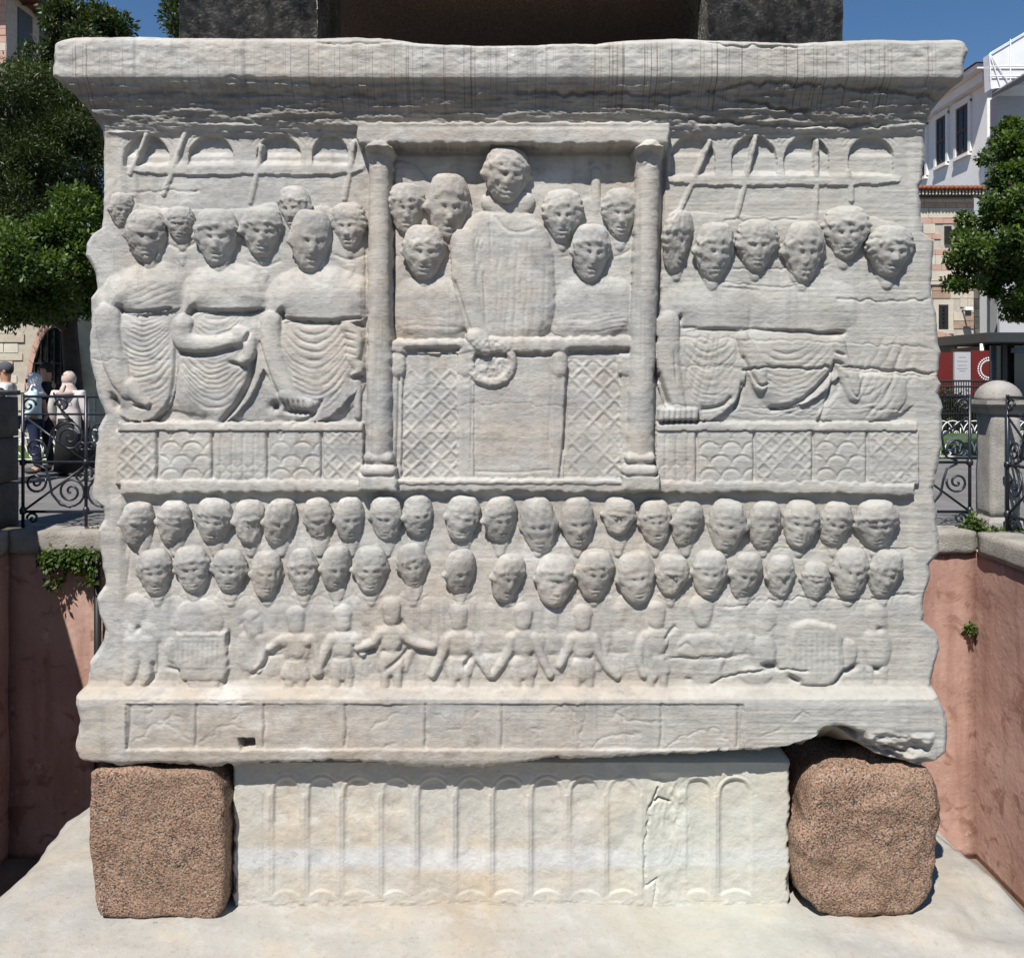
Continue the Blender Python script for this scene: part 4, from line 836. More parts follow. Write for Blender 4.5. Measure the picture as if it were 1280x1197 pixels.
def boulder(name, rows, yf, depth, mat, label, group, seed, amp=.012, cat='block', bev=.10):
    """rough block: rows = (photo y, left px, right px) of its outline seen at depth yf"""
    N = 44; k = (CAM_D+yf)/FPX; rows = sorted(rows); ys = [r[0] for r in rows]
    vs = []; fs = []
    g = np.linspace(-1, 1, N)
    def face(ax, sgn):
        A, C_ = np.meshgrid(g, g); O = np.full(A.shape, float(sgn))
        P = [None]*3; P[ax] = O; o2 = [i for i in range(3) if i != ax]; P[o2[0]] = A; P[o2[1]] = C_
        return np.stack(P, -1).reshape(-1, 3)
    off = 0; allv = []; allf = []
    for ax in range(3):
        for sgn in (-1, 1):
            P = face(ax, sgn); ii = np.arange(N*N).reshape(N, N)+off
            F = np.stack([ii[:-1, :-1], ii[:-1, 1:], ii[1:, 1:], ii[1:, :-1]], -1).reshape(-1, 4)
            if (ax == 1) == (sgn > 0): F = F[:, ::-1]
            allv.append(P); allf.append(F); off += N*N
    P = np.concatenate(allv); F = np.concatenate(allf)
    # rounded cube
    core = np.clip(P, -(1-2*bev), 1-2*bev); dlt = P-core; ln = np.linalg.norm(dlt, axis=1, keepdims=True)+1e-9
    P = core+dlt/np.maximum(ln, 1e-9)*np.minimum(ln, 2*bev)*np.where(ln > 1e-6, 1, 0)
    py = ys[0]+(1-P[:, 2])/2*(ys[-1]-ys[0])
    l = np.interp(py, ys, [r[1] for r in rows]); r = np.interp(py, ys, [r[2] for r in rows])
    X = ((l+r)/2-CX+(r-l)/2*P[:, 0])*k; Z = CAM_H+(HY-py)*k; Y = yf+(P[:, 1]+1)/2*depth
    n = P/np.linalg.norm(P, axis=1, keepdims=True)
    nz = amp*(fbm(X*9, Y*9, Z*9, seed=seed, oct=4))*2+amp*.35*fbm(X*42, Y*42, Z*42, seed=seed+4, oct=3)
    Q = np.stack([X, Y, Z], -1)+n*nz[:, None]
    me = np_mesh(name, Q, F)
    bm = bmesh.new(); bm.from_mesh(me); bmesh.ops.remove_doubles(bm, verts=bm.verts, dist=.0006); bmesh.ops.recalc_face_normals(bm, faces=bm.faces); bm.to_mesh(me); bm.free()
    me.shade_smooth(); o = link(name, me, mat); tag(o, label, cat, group); return o
boulder('granite_cube', [(963,118,236),(966,112,262),(985,110,276),(1010,111,281),(1022,112,278),(1040,111,282),(1100,113,281),(1125,116,279),(1140,124,276),(1149,146,266)], -.05, .5, GRAN, 'squarish pink granite cube under the pedestal corner with small drain hole', 'granite cubes under the pedestal', 3, .010, bev=.04)
boulder('granite_cube', [(962,1040,1150),(968,1022,1166),(988,1012,1175),(1010,1009,1180),(1035,1008,1182),(1046,997,1182),(1085,993,1180),(1105,996,1176),(1125,1004,1168),(1140,1016,1152),(1153,1036,1110)], -.05, .5, GRAN, 'rounded bulging pink granite cube below the broken pedestal corner', 'granite cubes under the pedestal', 9, .016, bev=.11)
for s in (-1, 1):
    c = -1.14 if s < 0 else 1.15
    px0 = CX+(c-.24)*FPX/5.2; px1 = CX+(c+.24)*FPX/5.2
    boulder('granite_cube', [(582.5,px0,px1),(600,px0,px1),(684,px0,px1)] if False else [(HY+(CAM_H-.222)*FPX/5.2,px0,px1),(HY+(CAM_H+.26)*FPX/5.2,px0,px1)], 2.2, .5, GRAN, 'pink granite cube in shade at the rear, behind the '+('squarish' if s < 0 else 'rounded')+' one', 'granite cubes under the pedestal', 20+s, .008, bev=.06)
# bronze cubes and obelisk
def bronze():
    m = NT('pitted_bronze', .38, .5); m.b.inputs['Metallic'].default_value = .9
    n = m.noise(9, 5, .6); c = m.ramp(n, [(.3, (.05, .049, .047)), (.55, (.13, .125, .115)), (.75, (.22, .19, .16))]); m.color(c)
    h = m.math('ADD', m.noise(60, 7, .8), m.math('MULTIPLY', m.voro(90), .7)); m.bump(h, 1.0, .05)
    m.l(m.ramp(m.noise(30, 4), [(.35, .16), (.65, .42)]), m.b.inputs['Roughness']); return m.m
BRZ = bronze()
ZT = CAM_H+(HY-45)*(CAM_D-.064)/FPX
for px0, px1, lab in ((222, 397, 'pitted dark bronze cube under the obelisk beside the leafy tree'), (885, 1055, 'pitted dark bronze cube under the obelisk against open sky')):
    for yf, front in ((.2, True), (1.95, False)):
        k0 = (CAM_D+.2)/FPX; x0, x1 = (px0-CX)*k0, (px1-CX)*k0; k = (CAM_D+yf)/FPX
        t = lambda z: HY+(CAM_H-z)/k
        l_, r_ = CX+x0/k, CX+x1/k
        boulder('bronze_cube', [(t(ZT+.46), l_, r_), (t(ZT+.42), l_, r_), (t(ZT-.004), l_+1, r_-1)], yf, .47, BRZ, lab if front else lab.replace('under the obelisk', 'at the rear of the obelisk'), 'bronze cubes under the obelisk', int(px0)+int(yf*10), .006, bev=.02)
ob = MB(); zb = ZT+.46; w0, w1, hgt = 1.13, .85, 18.0; yc = 1.31
vs = [(sx*w, yc+sy*w, z) for z, w in ((zb, w0-.03), (zb+.04, w0), (zb+hgt, w1)) for sx, sy in ((-1, -1), (1, -1), (1, 1), (-1, 1))]+[(0, yc, zb+hgt+1.6)]
fs = [(3, 2, 1, 0)]+[(r*4+i, r*4+(i+1) % 4, r*4+4+(i+1) % 4, r*4+4+i) for r in (0, 1) for i in range(4)]+[(8+i, 8+(i+1) % 4, 12) for i in range(4)]
o = ob.add(vs, fs).build('obelisk', granite('obelisk_granite', .35)); tag(o, 'tall pink granite obelisk shaft resting on bronze cubes', 'obelisk')

# ------------------------------------------------------------------ pit
PW0, PW1, PY0, PY1, PZ = -5.04, 4.64, -2.45, 6.1, -3.3
def plaster():
    m = NT('pink_plaster', .9, .15); n = m.noise(1.1, 6, .6)
    c = m.ramp(n, [(.3, (.36, .215, .175)), (.5, (.43, .275, .225)), (.68, (.48, .33, .28))])
    c = m.mix(m.math('MULTIPLY', m.ramp(m.noise(3.4, 5, .6, None, .8), [(.56, 0.), (.63, 1.)]), .7), c, (.23, .115, .085))
    c = m.mix(m.math('MULTIPLY', m.ramp(m.noise(7, 5, .7), [(.62, 0.), (.70, 1.)]), .5), c, (.70, .52, .45))
    dr = m.noise(2.0, 4, .6, m.map((3, 3, .35))); c = m.mix(m.math('MULTIPLY', m.ramp(dr, [(.50, 0.), (.72, 1.)]), .6), c, (.26, .14, .11))
    c = m.mix(m.math('MULTIPLY', m.ramp(m.voro(9), [(.10, 1.), (.16, 0.)]), m.ramp(m.noise(1.5, 3), [(.5, 0.), (.6, .5)])), c, (.40, .19, .14))
    pe = m.ramp(m.noise(2.2, 7, .7, m.map((1, 1, 1), (4, 4, 9))), [(.60, 0.), (.625, 1.)]); c = m.mix(m.math('MULTIPLY', pe, .6), c, (.30, .17, .135))
    m.color(c); m.bump(m.math('ADD', m.noise(16, 6, .65), m.math('MULTIPLY', m.noise(3, 3), 2)), .35, .02); return m.m
PLAS = plaster()
def stone(name, c, var=.18, sc=3.0, bump=.45, spots=.35):
    m = NT(name, .85, .2); n = m.noise(sc, 6, .62)
    k = m.mix(m.ramp(n, [(.3, 0.), (.7, 1.)]), tuple(v*(1-var) for v in c), tuple(v*(1+var) for v in c))
    k = m.mix(m.math('MULTIPLY', m.ramp(m.noise(sc*7, 5, .7), [(.30, 1.), (.45, 0.)]), spots), k, tuple(v*.35 for v in c))
    m.color(k); m.bump(m.noise(sc*12, 6, .7), bump, .02); return m.m
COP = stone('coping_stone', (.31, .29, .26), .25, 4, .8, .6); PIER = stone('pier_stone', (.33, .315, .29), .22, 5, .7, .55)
def rough_box(name, x0, x1, y0, y1, z0, z1, mat, parent, amp=.012, seed=0, world=True, rnd=.02, cell=.06):
    n = [max(3, min(16, int((b-a)/cell)+2)) for a, b in ((x0, x1), (y0, y1), (z0, z1))]; lo = np.array([x0, y0, z0]); hi = np.array([x1, y1, z1]); vs = []; fs = []; off = 0
    for ax in range(3):
        o2 = [i for i in range(3) if i != ax]; A, C_ = np.meshgrid(np.linspace(0, 1, n[o2[0]]), np.linspace(0, 1, n[o2[1]]))
        for sg in (0, 1):
            P = np.zeros(A.shape+(3,)); P[..., ax] = sg; P[..., o2[0]] = A; P[..., o2[1]] = C_; ii = np.arange(A.size).reshape(A.shape)+off
            vs.append((lo+P*(hi-lo)).reshape(-1, 3)); fs.append(np.stack([ii[:-1, :-1], ii[:-1, 1:], ii[1:, 1:], ii[1:, :-1]], -1).reshape(-1, 4)); off += A.size
    V = np.concatenate(vs); core = np.clip(V, lo+rnd, hi-rnd); d = V-core; l = np.linalg.norm(d, axis=1, keepdims=True); V = core+d/np.maximum(l, 1e-9)*np.minimum(l, rnd)
    c = (lo+hi)/2; nn = (V-c)/(hi-lo); nn /= np.linalg.norm(nn, axis=1, keepdims=True); V = V+nn*(amp*2*fbm(V[:, 0]*7, V[:, 1]*7, V[:, 2]*7, seed=seed, oct=4))[:, None]
    me = np_mesh(name, V, np.concatenate(fs)); bm = bmesh.new(); bm.from_mesh(me); bmesh.ops.remove_doubles(bm, verts=bm.verts, dist=.0008); bmesh.ops.recalc_face_normals(bm, faces=bm.faces); bm.to_mesh(me); bm.free(); me.shade_smooth()
    return link(name, me, mat, parent, world)
def coping(parent, a, b, along, seed, proj):
    """row of single coping blocks from a to b"""
    r = random.Random(seed); p = a
    while p < b-.05:
        q = min(b, p+r.uniform(.95, 1.35)); m = MB(); dz = r.uniform(-.012, .012); w = r.uniform(-.01, .01)
        bx = (p+.005, q-.005, proj[0]+w, proj[1]) if along == 'x' else (proj[0]+w, proj[1]+w, p+.005, q-.005)
        rough_box('coping_stone', *bx, -.235+dz, -.004+dz, COP, parent, .014, seed*31+int(p*10), cell=.07); p = q
def wall_sheet(name, p0, p1, parent, th, seed):
    """plaster wall with slight waviness; p0,p1 plan points of the visible face"""
    n, mz = 60, 44; a = Vector(p0); b = Vector(p1); d = (b-a); nrm = Vector((d.y, -d.x, 0)).normalized()
    S, T = np.meshgrid(np.linspace(0, 1, n), np.linspace(0, 1, mz)); X = a.x+d.x*S; Y = a.y+d.y*S; Z = PZ+(-.24-PZ)*T
    w = .02*fbm(S*8, T*6, seed=seed, oct=3); X = X+nrm.x*w; Y = Y+nrm.y*w
    V = np.stack([X, Y, Z], -1).reshape(-1, 3); ii = np.arange(n*mz).reshape(mz, n)
    F = np.stack([ii[:-1, :-1], ii[:-1, 1:], ii[1:, 1:], ii[1:, :-1]], -1).reshape(-1, 4)
    me = np_mesh(name, V, F); me.shade_smooth(); o = link(name, me, PLAS, parent)
    s = o.modifiers.new('thickness', 'SOLIDIFY'); s.thickness = th; s.offset = -1; return o
wb_ = empty('pit_wall', ((PW0+PW1)/2, PY1, PZ), 'pink plastered pit wall behind the pedestal with a trailing plant', 'wall')
wall_sheet('plaster_face', (PW0, PY1, 0), (PW1, PY1, 0), wb_, .3, 1); coping(wb_, PW0, PW1, 'x', 4, (PY1-.05, PY1+.38))
wl_ = empty('pit_wall', (PW0, 1.8, PZ), 'shaded pink plastered pit side wall with dark pipe nearby', 'wall')
wall_sheet('plaster_face', (PW0, PY0, 0), (PW0, PY1+.3, 0), wl_, .3, 2); coping(wl_, PY0, PY1-.06, 'y', 5, (PW0-.38, PW0+.05))
wr_ = empty('pit_wall', (PW1, 1.8, PZ), 'stained pink plastered pit side wall below the domed stone pier', 'wall')
wall_sheet('plaster_face', (PW1, PY1+.3, 0), (PW1, PY0, 0), wr_, .3, 3); coping(wr_, PY0, PY1-.06, 'y', 6, (PW1-.05, PW1+.38))
wf_ = empty('pit_wall', (0, PY0, PZ), 'pink plastered pit wall facing the carved front of the pedestal', 'wall')
wall_sheet('plaster_face', (PW1, PY0, 0), (PW0, PY0, 0), wf_, .3, 4); coping(wf_, PW0, PW1, 'x', 7, (PY0-.38, PY0+.02))
q_ = at(190, 1151, -.09); o = MB().lathe([(.005, 0), (.009, .003), (.007, .008), (.001, .009)], (q_.x, -.09, -.262), 6).build('pebble', PIER); o.scale = (1, .7, 1); tag(o, 'small pale pebble at the foot of the squarish granite cube', 'pebble')
m = MB(); m.box(PW0-.3, PW1+.3, PY0-.3, PY1+.3, PZ-.2, PZ+.002); tag(m.build('pit_floor', stone('pit_earth', (.16, .13, .10), .3, 2)), kind='structure')
# drain pipe on the rear wall
xp = (127-CX)/125
o = MB().tube([(xp, PY1-.09, -.27), (xp, PY1-.09, PZ)], .035, 10).build('drain_pipe', simple_mat('black_pipe', (.015, .015, .016), .5), smooth=True); tag(o, 'black drain pipe running down the pink pit wall', 'pipe')

# ------------------------------------------------------------------ ground
def paving():
    m = NT('granite_paving', .8, .25)
    br = m.n('ShaderNodeTexBrick'); m.l(m.map((1, 1, 1)), br.inputs['Vector']); br.inputs['Scale'].default_value = 1.0
    br.inputs['Brick Width'].default_value = .6; br.inputs['Row Height'].default_value = .3; br.inputs['Mortar Size'].default_value = .008
    br.inputs['Color1'].default_value = (.13, .127, .123, 1); br.inputs['Color2'].default_value = (.17, .166, .16, 1); br.inputs['Mortar'].default_value = (.09, .088, .085, 1)
    n = m.noise(1.2, 5); c = m.mix(m.math('MULTIPLY', m.ramp(n, [(.4, 0.), (.7, 1.)]), .4), br.outputs[0], (.19, .185, .178)); m.color(c)
    m.bump(m.noise(30, 4), .3, .01); return m.m
G = 900.0; x0, x1, y0_, y1_ = PW0-.2, PW1+.2, PY0-.2, PY1+.2; zg = -.02
m = MB(); m.add([(-G, -G, zg), (G, -G, zg), (G, G, zg), (-G, G, zg), (x0, y0_, zg), (x1, y0_, zg), (x1, y1_, zg), (x0, y1_, zg)], [(0, 1, 5, 4), (1, 2, 6, 5), (2, 3, 7, 6), (3, 0, 4, 7)])
o = m.build('ground', paving()); tag(o, kind='structure')
for p in o.data.polygons:
    if p.normal.z < 0: o.data.flip_normals(); break
# ------------------------------------------------------------------ iron railings and stone piers round the pit
IRON = simple_mat('dark_iron', (.017, .019, .028), .38, .5, .3, 20)
def spiral(cx, cz, r0, turns, a0, dirn=1, n=None):
    n = n or int(14*turns)+4; out = []
    for i in range(n):
        t = i/(n-1); r = r0*(1-t)**.8*1.0+.006; a = a0+dirn*turns*2*math.pi*t; out.append((cx+r*math.cos(a), 0, cz+r*math.sin(a)))
    return out
PWID = .645
_mesh = {}
def mesh_of(key, build):
    if key not in _mesh:
        m = MB(); build(m); me = bpy.data.meshes.new(key); me.from_pydata(m.v, [], m.f); me.update()
        bm = bmesh.new(); bm.from_mesh(me); bmesh.ops.recalc_face_normals(bm, faces=bm.faces); bm.to_mesh(me); bm.free(); me.shade_smooth(); me.materials.append(IRON); _mesh[key] = me
    return _mesh[key]
def scroll_specs():
    W_ = PWID; r = .0125
    S = []
    S.append(('scroll_large', [spiral(W_*.76, .345, .155, 2.1, math.radians(215), 1)+[]]))
    S.append(('scroll_small', [spiral(W_*.20, .44, .105, 1.6, math.radians(20), -1)]))
    S.append(('scroll_upper', [spiral(W_*.74, .90, .15, 2.1, math.radians(150), -1)]))
    S.append(('scroll_upper_small', [spiral(W_*.20, .78, .10, 1.6, math.radians(-30), 1)]))
    S.append(('scroll_stem', [[(W_*.2, 0, .63), (W_*.36, 0, .58), (W_*.42, 0, .46), (W_*.46, 0, .32), (W_*.60, 0, .21), (W_*.76, 0, .185)], ]))
    S.append(('scroll_stem_upper', [[(W_*.2, 0, .66), (W_*.37, 0, .70), (W_*.42, 0, .82), (W_*.46, 0, .96), (W_*.60, 0, 1.06), (W_*.76, 0, 1.06)]]))
    S.append(('diagonal_bar', [[(.03, 0, .165), (W_-.02, 0, .60)]])); S.append(('diagonal_bar_upper', [[(.03, 0, 1.10), (W_-.02, 0, .66)]]))
    S.append(('rosette_scroll', [spiral(.06, 1.225, .07, 1.2, 0, 1)])); S.append(('rosette_scroll_b', [spiral(W_*.62, 1.225, .07, 1.2, math.pi, -1)])); S.append(('foot_scroll', [spiral(.10, .07, .055, 1.2, math.pi, -1)]))
    S.append(('leaf_scroll', [spiral(W_*.93, .50, .055, 1.3, 2.0, 1)])); S.append(('leaf_scroll_b', [spiral(W_*.93, .80, .055, 1.3, 4.0, -1)]))
    return S, r
def railing(p0, p1, label, npan):
    a = Vector(p0); b = Vector(p1); d = (b-a); L = d.length; rz = math.atan2(d.y, d.x)
    R = empty('iron_railing', a, label, 'railing', 'iron railings round the pit', rz)
    for z, r in ((1.315, .016), (1.135, .013), (.645, .016), (.14, .016)):
        MB().tube([(0, 0, z), (L, 0, z)], r, 6).build('rail', IRON, R, world=False, smooth=True)
    S, r = scroll_specs(); w = L/npan
    for k in range(npan+1):
        o = bpy.data.objects.new('post', mesh_of('railing_post', lambda m: (m.tube([(0, 0, -.02), (0, 0, 1.34)], .017, 8), m.lathe([(.0, .10), (.032, .12), (.036, .16), (.02, .19), (.0, .2)], n=8), m.lathe([(0, .60), (.034, .62), (.036, .66), (.0, .69)], n=8))))
        COL.objects.link(o); o.parent = R; o.location = (w*k, 0, 0)
    for k in range(npan):
        for nm, lines in S:
            me = mesh_of('railing_'+nm, lambda m: [m.tube(l, r, 6) for l in lines])
            o = bpy.data.objects.new(nm.replace('_b', '') if nm.endswith('_b') else nm, me); COL.objects.link(o); o.parent = R; o.location = (w*k, 0, 0); o.scale = (w/PWID, 1, 1)
            if k % 2: o.scale.x *= -1; o.location.x += w
    return R
YF = PY1+.20
railing((-5.0, YF, 0), (-2.42, YF, 0), 'ornate black iron railing before the strolling people', 4)
railing((-2.40, YF, 0), (2.08, YF, 0), 'ornate black iron railing behind the carved pedestal', 7)
railing((2.10, YF, 0), (4.68, YF, 0), 'ornate black iron railing ending at the domed stone pier', 4)
railing((4.93, YF-.25, 0), (4.93, YF-3.45, 0), 'ornate black iron railing along the stained side wall', 5)
def pier(x, y, label):
    R = empty('stone_pier', (x, y, -.02), label, 'pier', 'stone piers between the railings')
    def lp(m, prof): m.lathe([(r*1.414, z) for r, z in prof], n=4, a0=math.pi/4)
    m = MB(); lp(m, [(.19, 0), (.19, .07), (.175, .10), (.16, .12)]); m.build('plinth', PIER, R, world=False)
    rough_box('shaft', -.15, .15, -.15, .15, .12, 1.165, PIER, R, .010, int(x*7), False, .015)
    m = MB(); lp(m, [(.155, 1.16), (.185, 1.20), (.185, 1.23), (.235, 1.26), (.235, 1.30)]); m.build('cap', PIER, R, world=False)
    m = MB(); m.lathe([(.225*math.cos(a), 1.30+.20*math.sin(a)) for a in np.linspace(0, math.pi/2-.05, 9)], n=24); m.build('dome', PIER, R, world=False, smooth=True)
pier(4.98, YF+.02, 'pale stone pier with a domed cap at the pit corner')
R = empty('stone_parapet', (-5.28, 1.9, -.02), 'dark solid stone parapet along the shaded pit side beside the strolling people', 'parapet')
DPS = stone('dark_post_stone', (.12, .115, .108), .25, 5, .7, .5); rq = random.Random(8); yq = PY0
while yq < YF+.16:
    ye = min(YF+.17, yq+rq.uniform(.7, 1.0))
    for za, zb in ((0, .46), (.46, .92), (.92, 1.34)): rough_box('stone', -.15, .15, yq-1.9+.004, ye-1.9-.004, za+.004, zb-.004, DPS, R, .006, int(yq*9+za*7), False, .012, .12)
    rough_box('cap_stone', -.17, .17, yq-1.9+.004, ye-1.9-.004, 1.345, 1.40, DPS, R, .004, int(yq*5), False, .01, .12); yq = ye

# ------------------------------------------------------------------ foliage
def leaf_mat(name, cols, trans=.35):
    m = NT(name, .5, .4); oi = m.n('ShaderNodeAttribute'); oi.attribute_name = 'tint'; oi.attribute_type = 'GEOMETRY'
    c = m.ramp(oi.outputs['Fac'], cols); m.color(c)
    t = m.n('ShaderNodeBsdfTranslucent'); m.l(m.mix(1.0, c, (1.2, 1.3, .5), 'MULTIPLY'), t.inputs[0])
    mx = m.n('ShaderNodeMixShader'); mx.inputs[0].default_value = trans; m.l(m.b.outputs[0], mx.inputs[1]); m.l(t.outputs[0], mx.inputs[2]); m.l(mx.outputs[0], m.o.inputs[0])
    return m.m
LM = {'yew': leaf_mat('yew_leaf', [(0, (.013, .025, .008)), (.5, (.04, .064, .017)), (.85, (.085, .115, .03)), (1, (.13, .14, .05))], .2),
      'mag': leaf_mat('magnolia_leaf', [(0, (.014, .028, .009)), (.5, (.035, .06, .018)), (.8, (.07, .10, .03)), (.93, (.13, .10, .03)), (1, (.16, .12, .05))], .2),
      'ash': leaf_mat('broad_leaf', [(0, (.025, .048, .012)), (.5, (.065, .11, .025)), (.85, (.125, .185, .045)), (1, (.19, .24, .065))], .35)}
BARK = stone('bark', (.055, .045, .038), .3, 8, .8)
def leaves_mesh(name, clumps, n, size, seed, asp=.45, droop=.0):
    r = np.random.default_rng(seed); C = np.array([c[:3] for c in clumps]); R = np.array([c[3] for c in clumps])
    wgt = R**2; k = r.choice(len(C), n, p=wgt/wgt.sum())
    d = r.normal(size=(n, 3)); d /= np.linalg.norm(d, axis=1, keepdims=True); rad = R[k]*np.clip(r.beta(3.0, 1.4, n), .1, 1)*(1+.25*r.normal(size=n)*.5)
    P = C[k]+d*rad[:, None]*np.array([1, 1, .8])
    ax = d*.8+r.normal(size=(n, 3))*.55; ax[:, 2] -= droop; ax /= np.linalg.norm(ax, axis=1, keepdims=True)
    up = np.array([0, 0, 1.])+r.normal(size=(n, 3))*.7; sd = np.cross(ax, up); sd /= np.linalg.norm(sd, axis=1, keepdims=True)+1e-9
    s = size*r.uniform(.6, 1.3, n)[:, None]; w_ = s*asp
    nrm = np.cross(sd, ax)
    V = np.stack([P, P+ax*s*.5+sd*w_*.5+nrm*s*.06, P+ax*s, P+ax*s*.5-sd*w_*.5+nrm*s*.06], 1).reshape(-1, 3)
    F = np.arange(4*n).reshape(n, 4)
    me = np_mesh(name, V, F); t = np.clip(r.beta(2, 2.4, n)+.15*(d[:, 2])+.10*r.normal(size=n), 0, 1)  # tint rises towards clump tops, sunlit tips put into leaf colour
    a = me.attributes.new('tint', 'FLOAT', 'POINT'); a.data.foreach_set('value', np.repeat(t, 4).astype(np.float32))
    return me
def crown_clumps(c, rx, ry, rz, n, rc, seed, surf=.55):
    r = random.Random(seed); out = []
    while len(out) < n:
        p = Vector((r.uniform(-1, 1), r.uniform(-1, 1), r.uniform(-1, 1)))
        if p.length > 1 or p.length < surf*r.random(): continue
        out.append((c[0]+p.x*rx, c[1]+p.y*ry, c[2]+p.z*rz, rc*r.uniform(.6, 1.35)))
    return out
def tree(name, foot, clumps, label, kind, nleaf, size, trunk_r, seed, asp=.45, group='trees around the square', limbs=9, lean=0):
    foot = Vector(foot); R = empty(name, foot, label, 'tree', group); r = random.Random(seed)
    cz = sum(c[2] for c in clumps)/len(clumps); cx = sum(c[0] for c in clumps)/len(clumps); cy = sum(c[1] for c in clumps)/len(clumps)
    lo = min(c[2] for c in clumps)
    fork = Vector((foot.x+(cx-foot.x)*.3+lean, foot.y+(cy-foot.y)*.3, foot.z+max(1.2, (lo-foot.z)*.9)))
    top = Vector((cx, cy, cz+(cz-lo)*.5))
    m = MB(); mid = (foot+fork)/2+Vector((r.uniform(-.08, .08), 0, 0))
    m.tube([foot-Vector((0, 0, .1)), foot+Vector((0, 0, .25)), mid, fork, (fork+top)/2+Vector((.1, .1, 0)), top], [trunk_r*1.5, trunk_r*1.1, trunk_r, trunk_r*.85, trunk_r*.55, trunk_r*.15], 9)
    m.build('trunk', BARK, R, smooth=True)
    for i in range(limbs):
        c = clumps[r.randrange(len(clumps))]; st = fork.lerp(top, r.uniform(0, .6)); e = Vector(c[:3]); md = st.lerp(e, .5)+Vector((r.uniform(-.2, .2), r.uniform(-.2, .2), r.uniform(0, .3)))
        MB().tube([st, md, e], [trunk_r*.4, trunk_r*.25, trunk_r*.07], 6).build('limb', BARK, R, smooth=True)
    me = leaves_mesh('crown', clumps, nleaf, size, seed, asp); o = link('crown', me, LM[kind], R); return R
def cl(px, py, d, rp, n, rc, seed, ry=None, rzp=None, surf=.55):
    """clumps filling an ellipse of the view at distance d"""
    c = at(px, py, d-CAM_D); k = d/FPX; rx = rp*k; rz = (rzp or rp)*k
    return crown_clumps(c, rx, ry or rx, rz, n, rc, seed, surf)
tree('evergreen_tree', (at(-40, 0, 15).x, 15, -.02), cl(22, 205, 18, 100, 150, .40, 1, 1.6, 118)+cl(96, 190, 18.6, 40, 60, .36, 51, 1.0, 120), 'tall dark evergreen tree with fine needles beside the pedestal', 'yew', 140000, .085, .22, 1, .25, limbs=18)
tree('magnolia_tree', (at(118, 0, 19).x, 19, -.02), cl(112, 48, 22, 46, 75, .33, 2, 1.4, 38)+cl(70, 105, 22, 40, 34, .33, 12, 1.3, 46), 'magnolia tree with glossy leaves rising above the cornice', 'mag', 30000, .13, .16, 2, .42)
tree('shade_tree', (at(106, 0, 12.5).x, 12.5, -.02), cl(48, 338, 15, 78, 80, .33, 3, 1.6, 60)+cl(100, 300, 15.3, 40, 30, .3, 33, 1.0, 60), 'broad leaved shade tree with dark trunk beside the strolling people', 'ash', 65000, .085, .155, 3, .5, limbs=12, lean=-.1)
tree('magnolia_tree', (at(255, 0, 19).x, 19.5, -.02), cl(262, 40, 22.5, 42, 40, .34, 4, 1.4, 90), 'magnolia tree mostly behind the bronze cube', 'mag', 14000, .13, .15, 4, .42)
tree('maple_tree', (at(1335, 0, 13).x, 13.2, -.02), cl(1285, 195, 16, 46, 34, .20, 5, 1.0, 44, .3)+cl(1262, 232, 15.9, 20, 14, .16, 15, .5, 30)+cl(1255, 290, 15.6, 52, 52, .19, 6, 1.1, 48, .3)+cl(1214, 318, 15.4, 30, 18, .14, 7, .5, 24)+cl(1205, 345, 15.4, 14, 8, .12, 17, .4, 26)+cl(1262, 352, 15.5, 24, 14, .15, 18, .5, 26)+cl(1284, 375, 15.8, 16, 12, .16, 8, .5, 34), 'leafy maple tree in front of the white building', 'ash', 34000, .088, .16, 5, .6)
# unseen trees added behind the camera to block low sky light
t0 = tree('sky_screen_tree', (-15, -17, -.02), crown_clumps((-15, -17, 6.6), 3.9, 3.0, 4.4, 60, 1.1, 40), 'unseen tree added behind the camera to screen low sky light', 'ash', 6000, .62, .3, 40, .7, 'unseen trees added to screen sky light', 5)
for i in range(1, 6):
    r_ = t0.copy(); COL.objects.link(r_); r_.location.x = -15+i*6.4; r_.rotation_euler.z = 0; r_['label'] = t0['label']
    for ch in list(t0.children): c_ = ch.copy(); COL.objects.link(c_); c_.parent = r_
def plant(name, clumps, label, n, size, kind, seed, cat='plant', asp=.5):
    R = empty(name, (clumps[0][0], clumps[0][1], min(c[2]-c[3] for c in clumps)), label, cat)
    o = link('foliage', leaves_mesh('foliage', clumps, n, size, seed, asp, .4), LM[kind], R)
    m = MB(); r = random.Random(seed)
    c0 = Vector(clumps[0][:3])
    for c in clumps[1:7]: m.tube([c0, (c0+Vector(c[:3]))/2, c[:3]], .006, 5)
    m.build('stem', BARK, R); return R
r = random.Random(3); pc = [tuple(at(80, 690, PY1-.06))+(.08,)]
for i in range(46):
    px = r.gauss(84, 17); py = 690+abs(r.gauss(0, 17)); 
    if py > 735 or px < 50 or px > 124: continue
    pc.append(tuple(at(px, py, PY1-.12))+(r.uniform(.05, .10),))
plant('trailing_plant', pc, 'green plant trailing over the coping of the pink wall', 1500, .055, 'ash', 4)
plant('weed', [tuple(at(1216+dx, 655+dy, PY1+.12))+(.07,) for dx, dy in ((0, 0), (-8, 4), (7, 2), (2, -6), (-4, 8), (10, 8))], 'tuft of weeds between railing and domed pier', 500, .05, 'ash', 5)
plant('weed', [tuple(at(1240+dx, 664+dy*.3, PY1+.0))+(.05,) for dx, dy in ((0, 0), (12, 4), (24, 2), (34, 6), (44, 8))], 'low weeds along the coping before the domed pier', 500, .045, 'ash', 6)
plant('weed', [tuple(at(112+dx, 663+dy, PY1+.1))+(.04,) for dx, dy in ((0, 0), (6, 2), (10, 1))], 'small weeds on the coping beside the carved block', 200, .04, 'ash', 7)
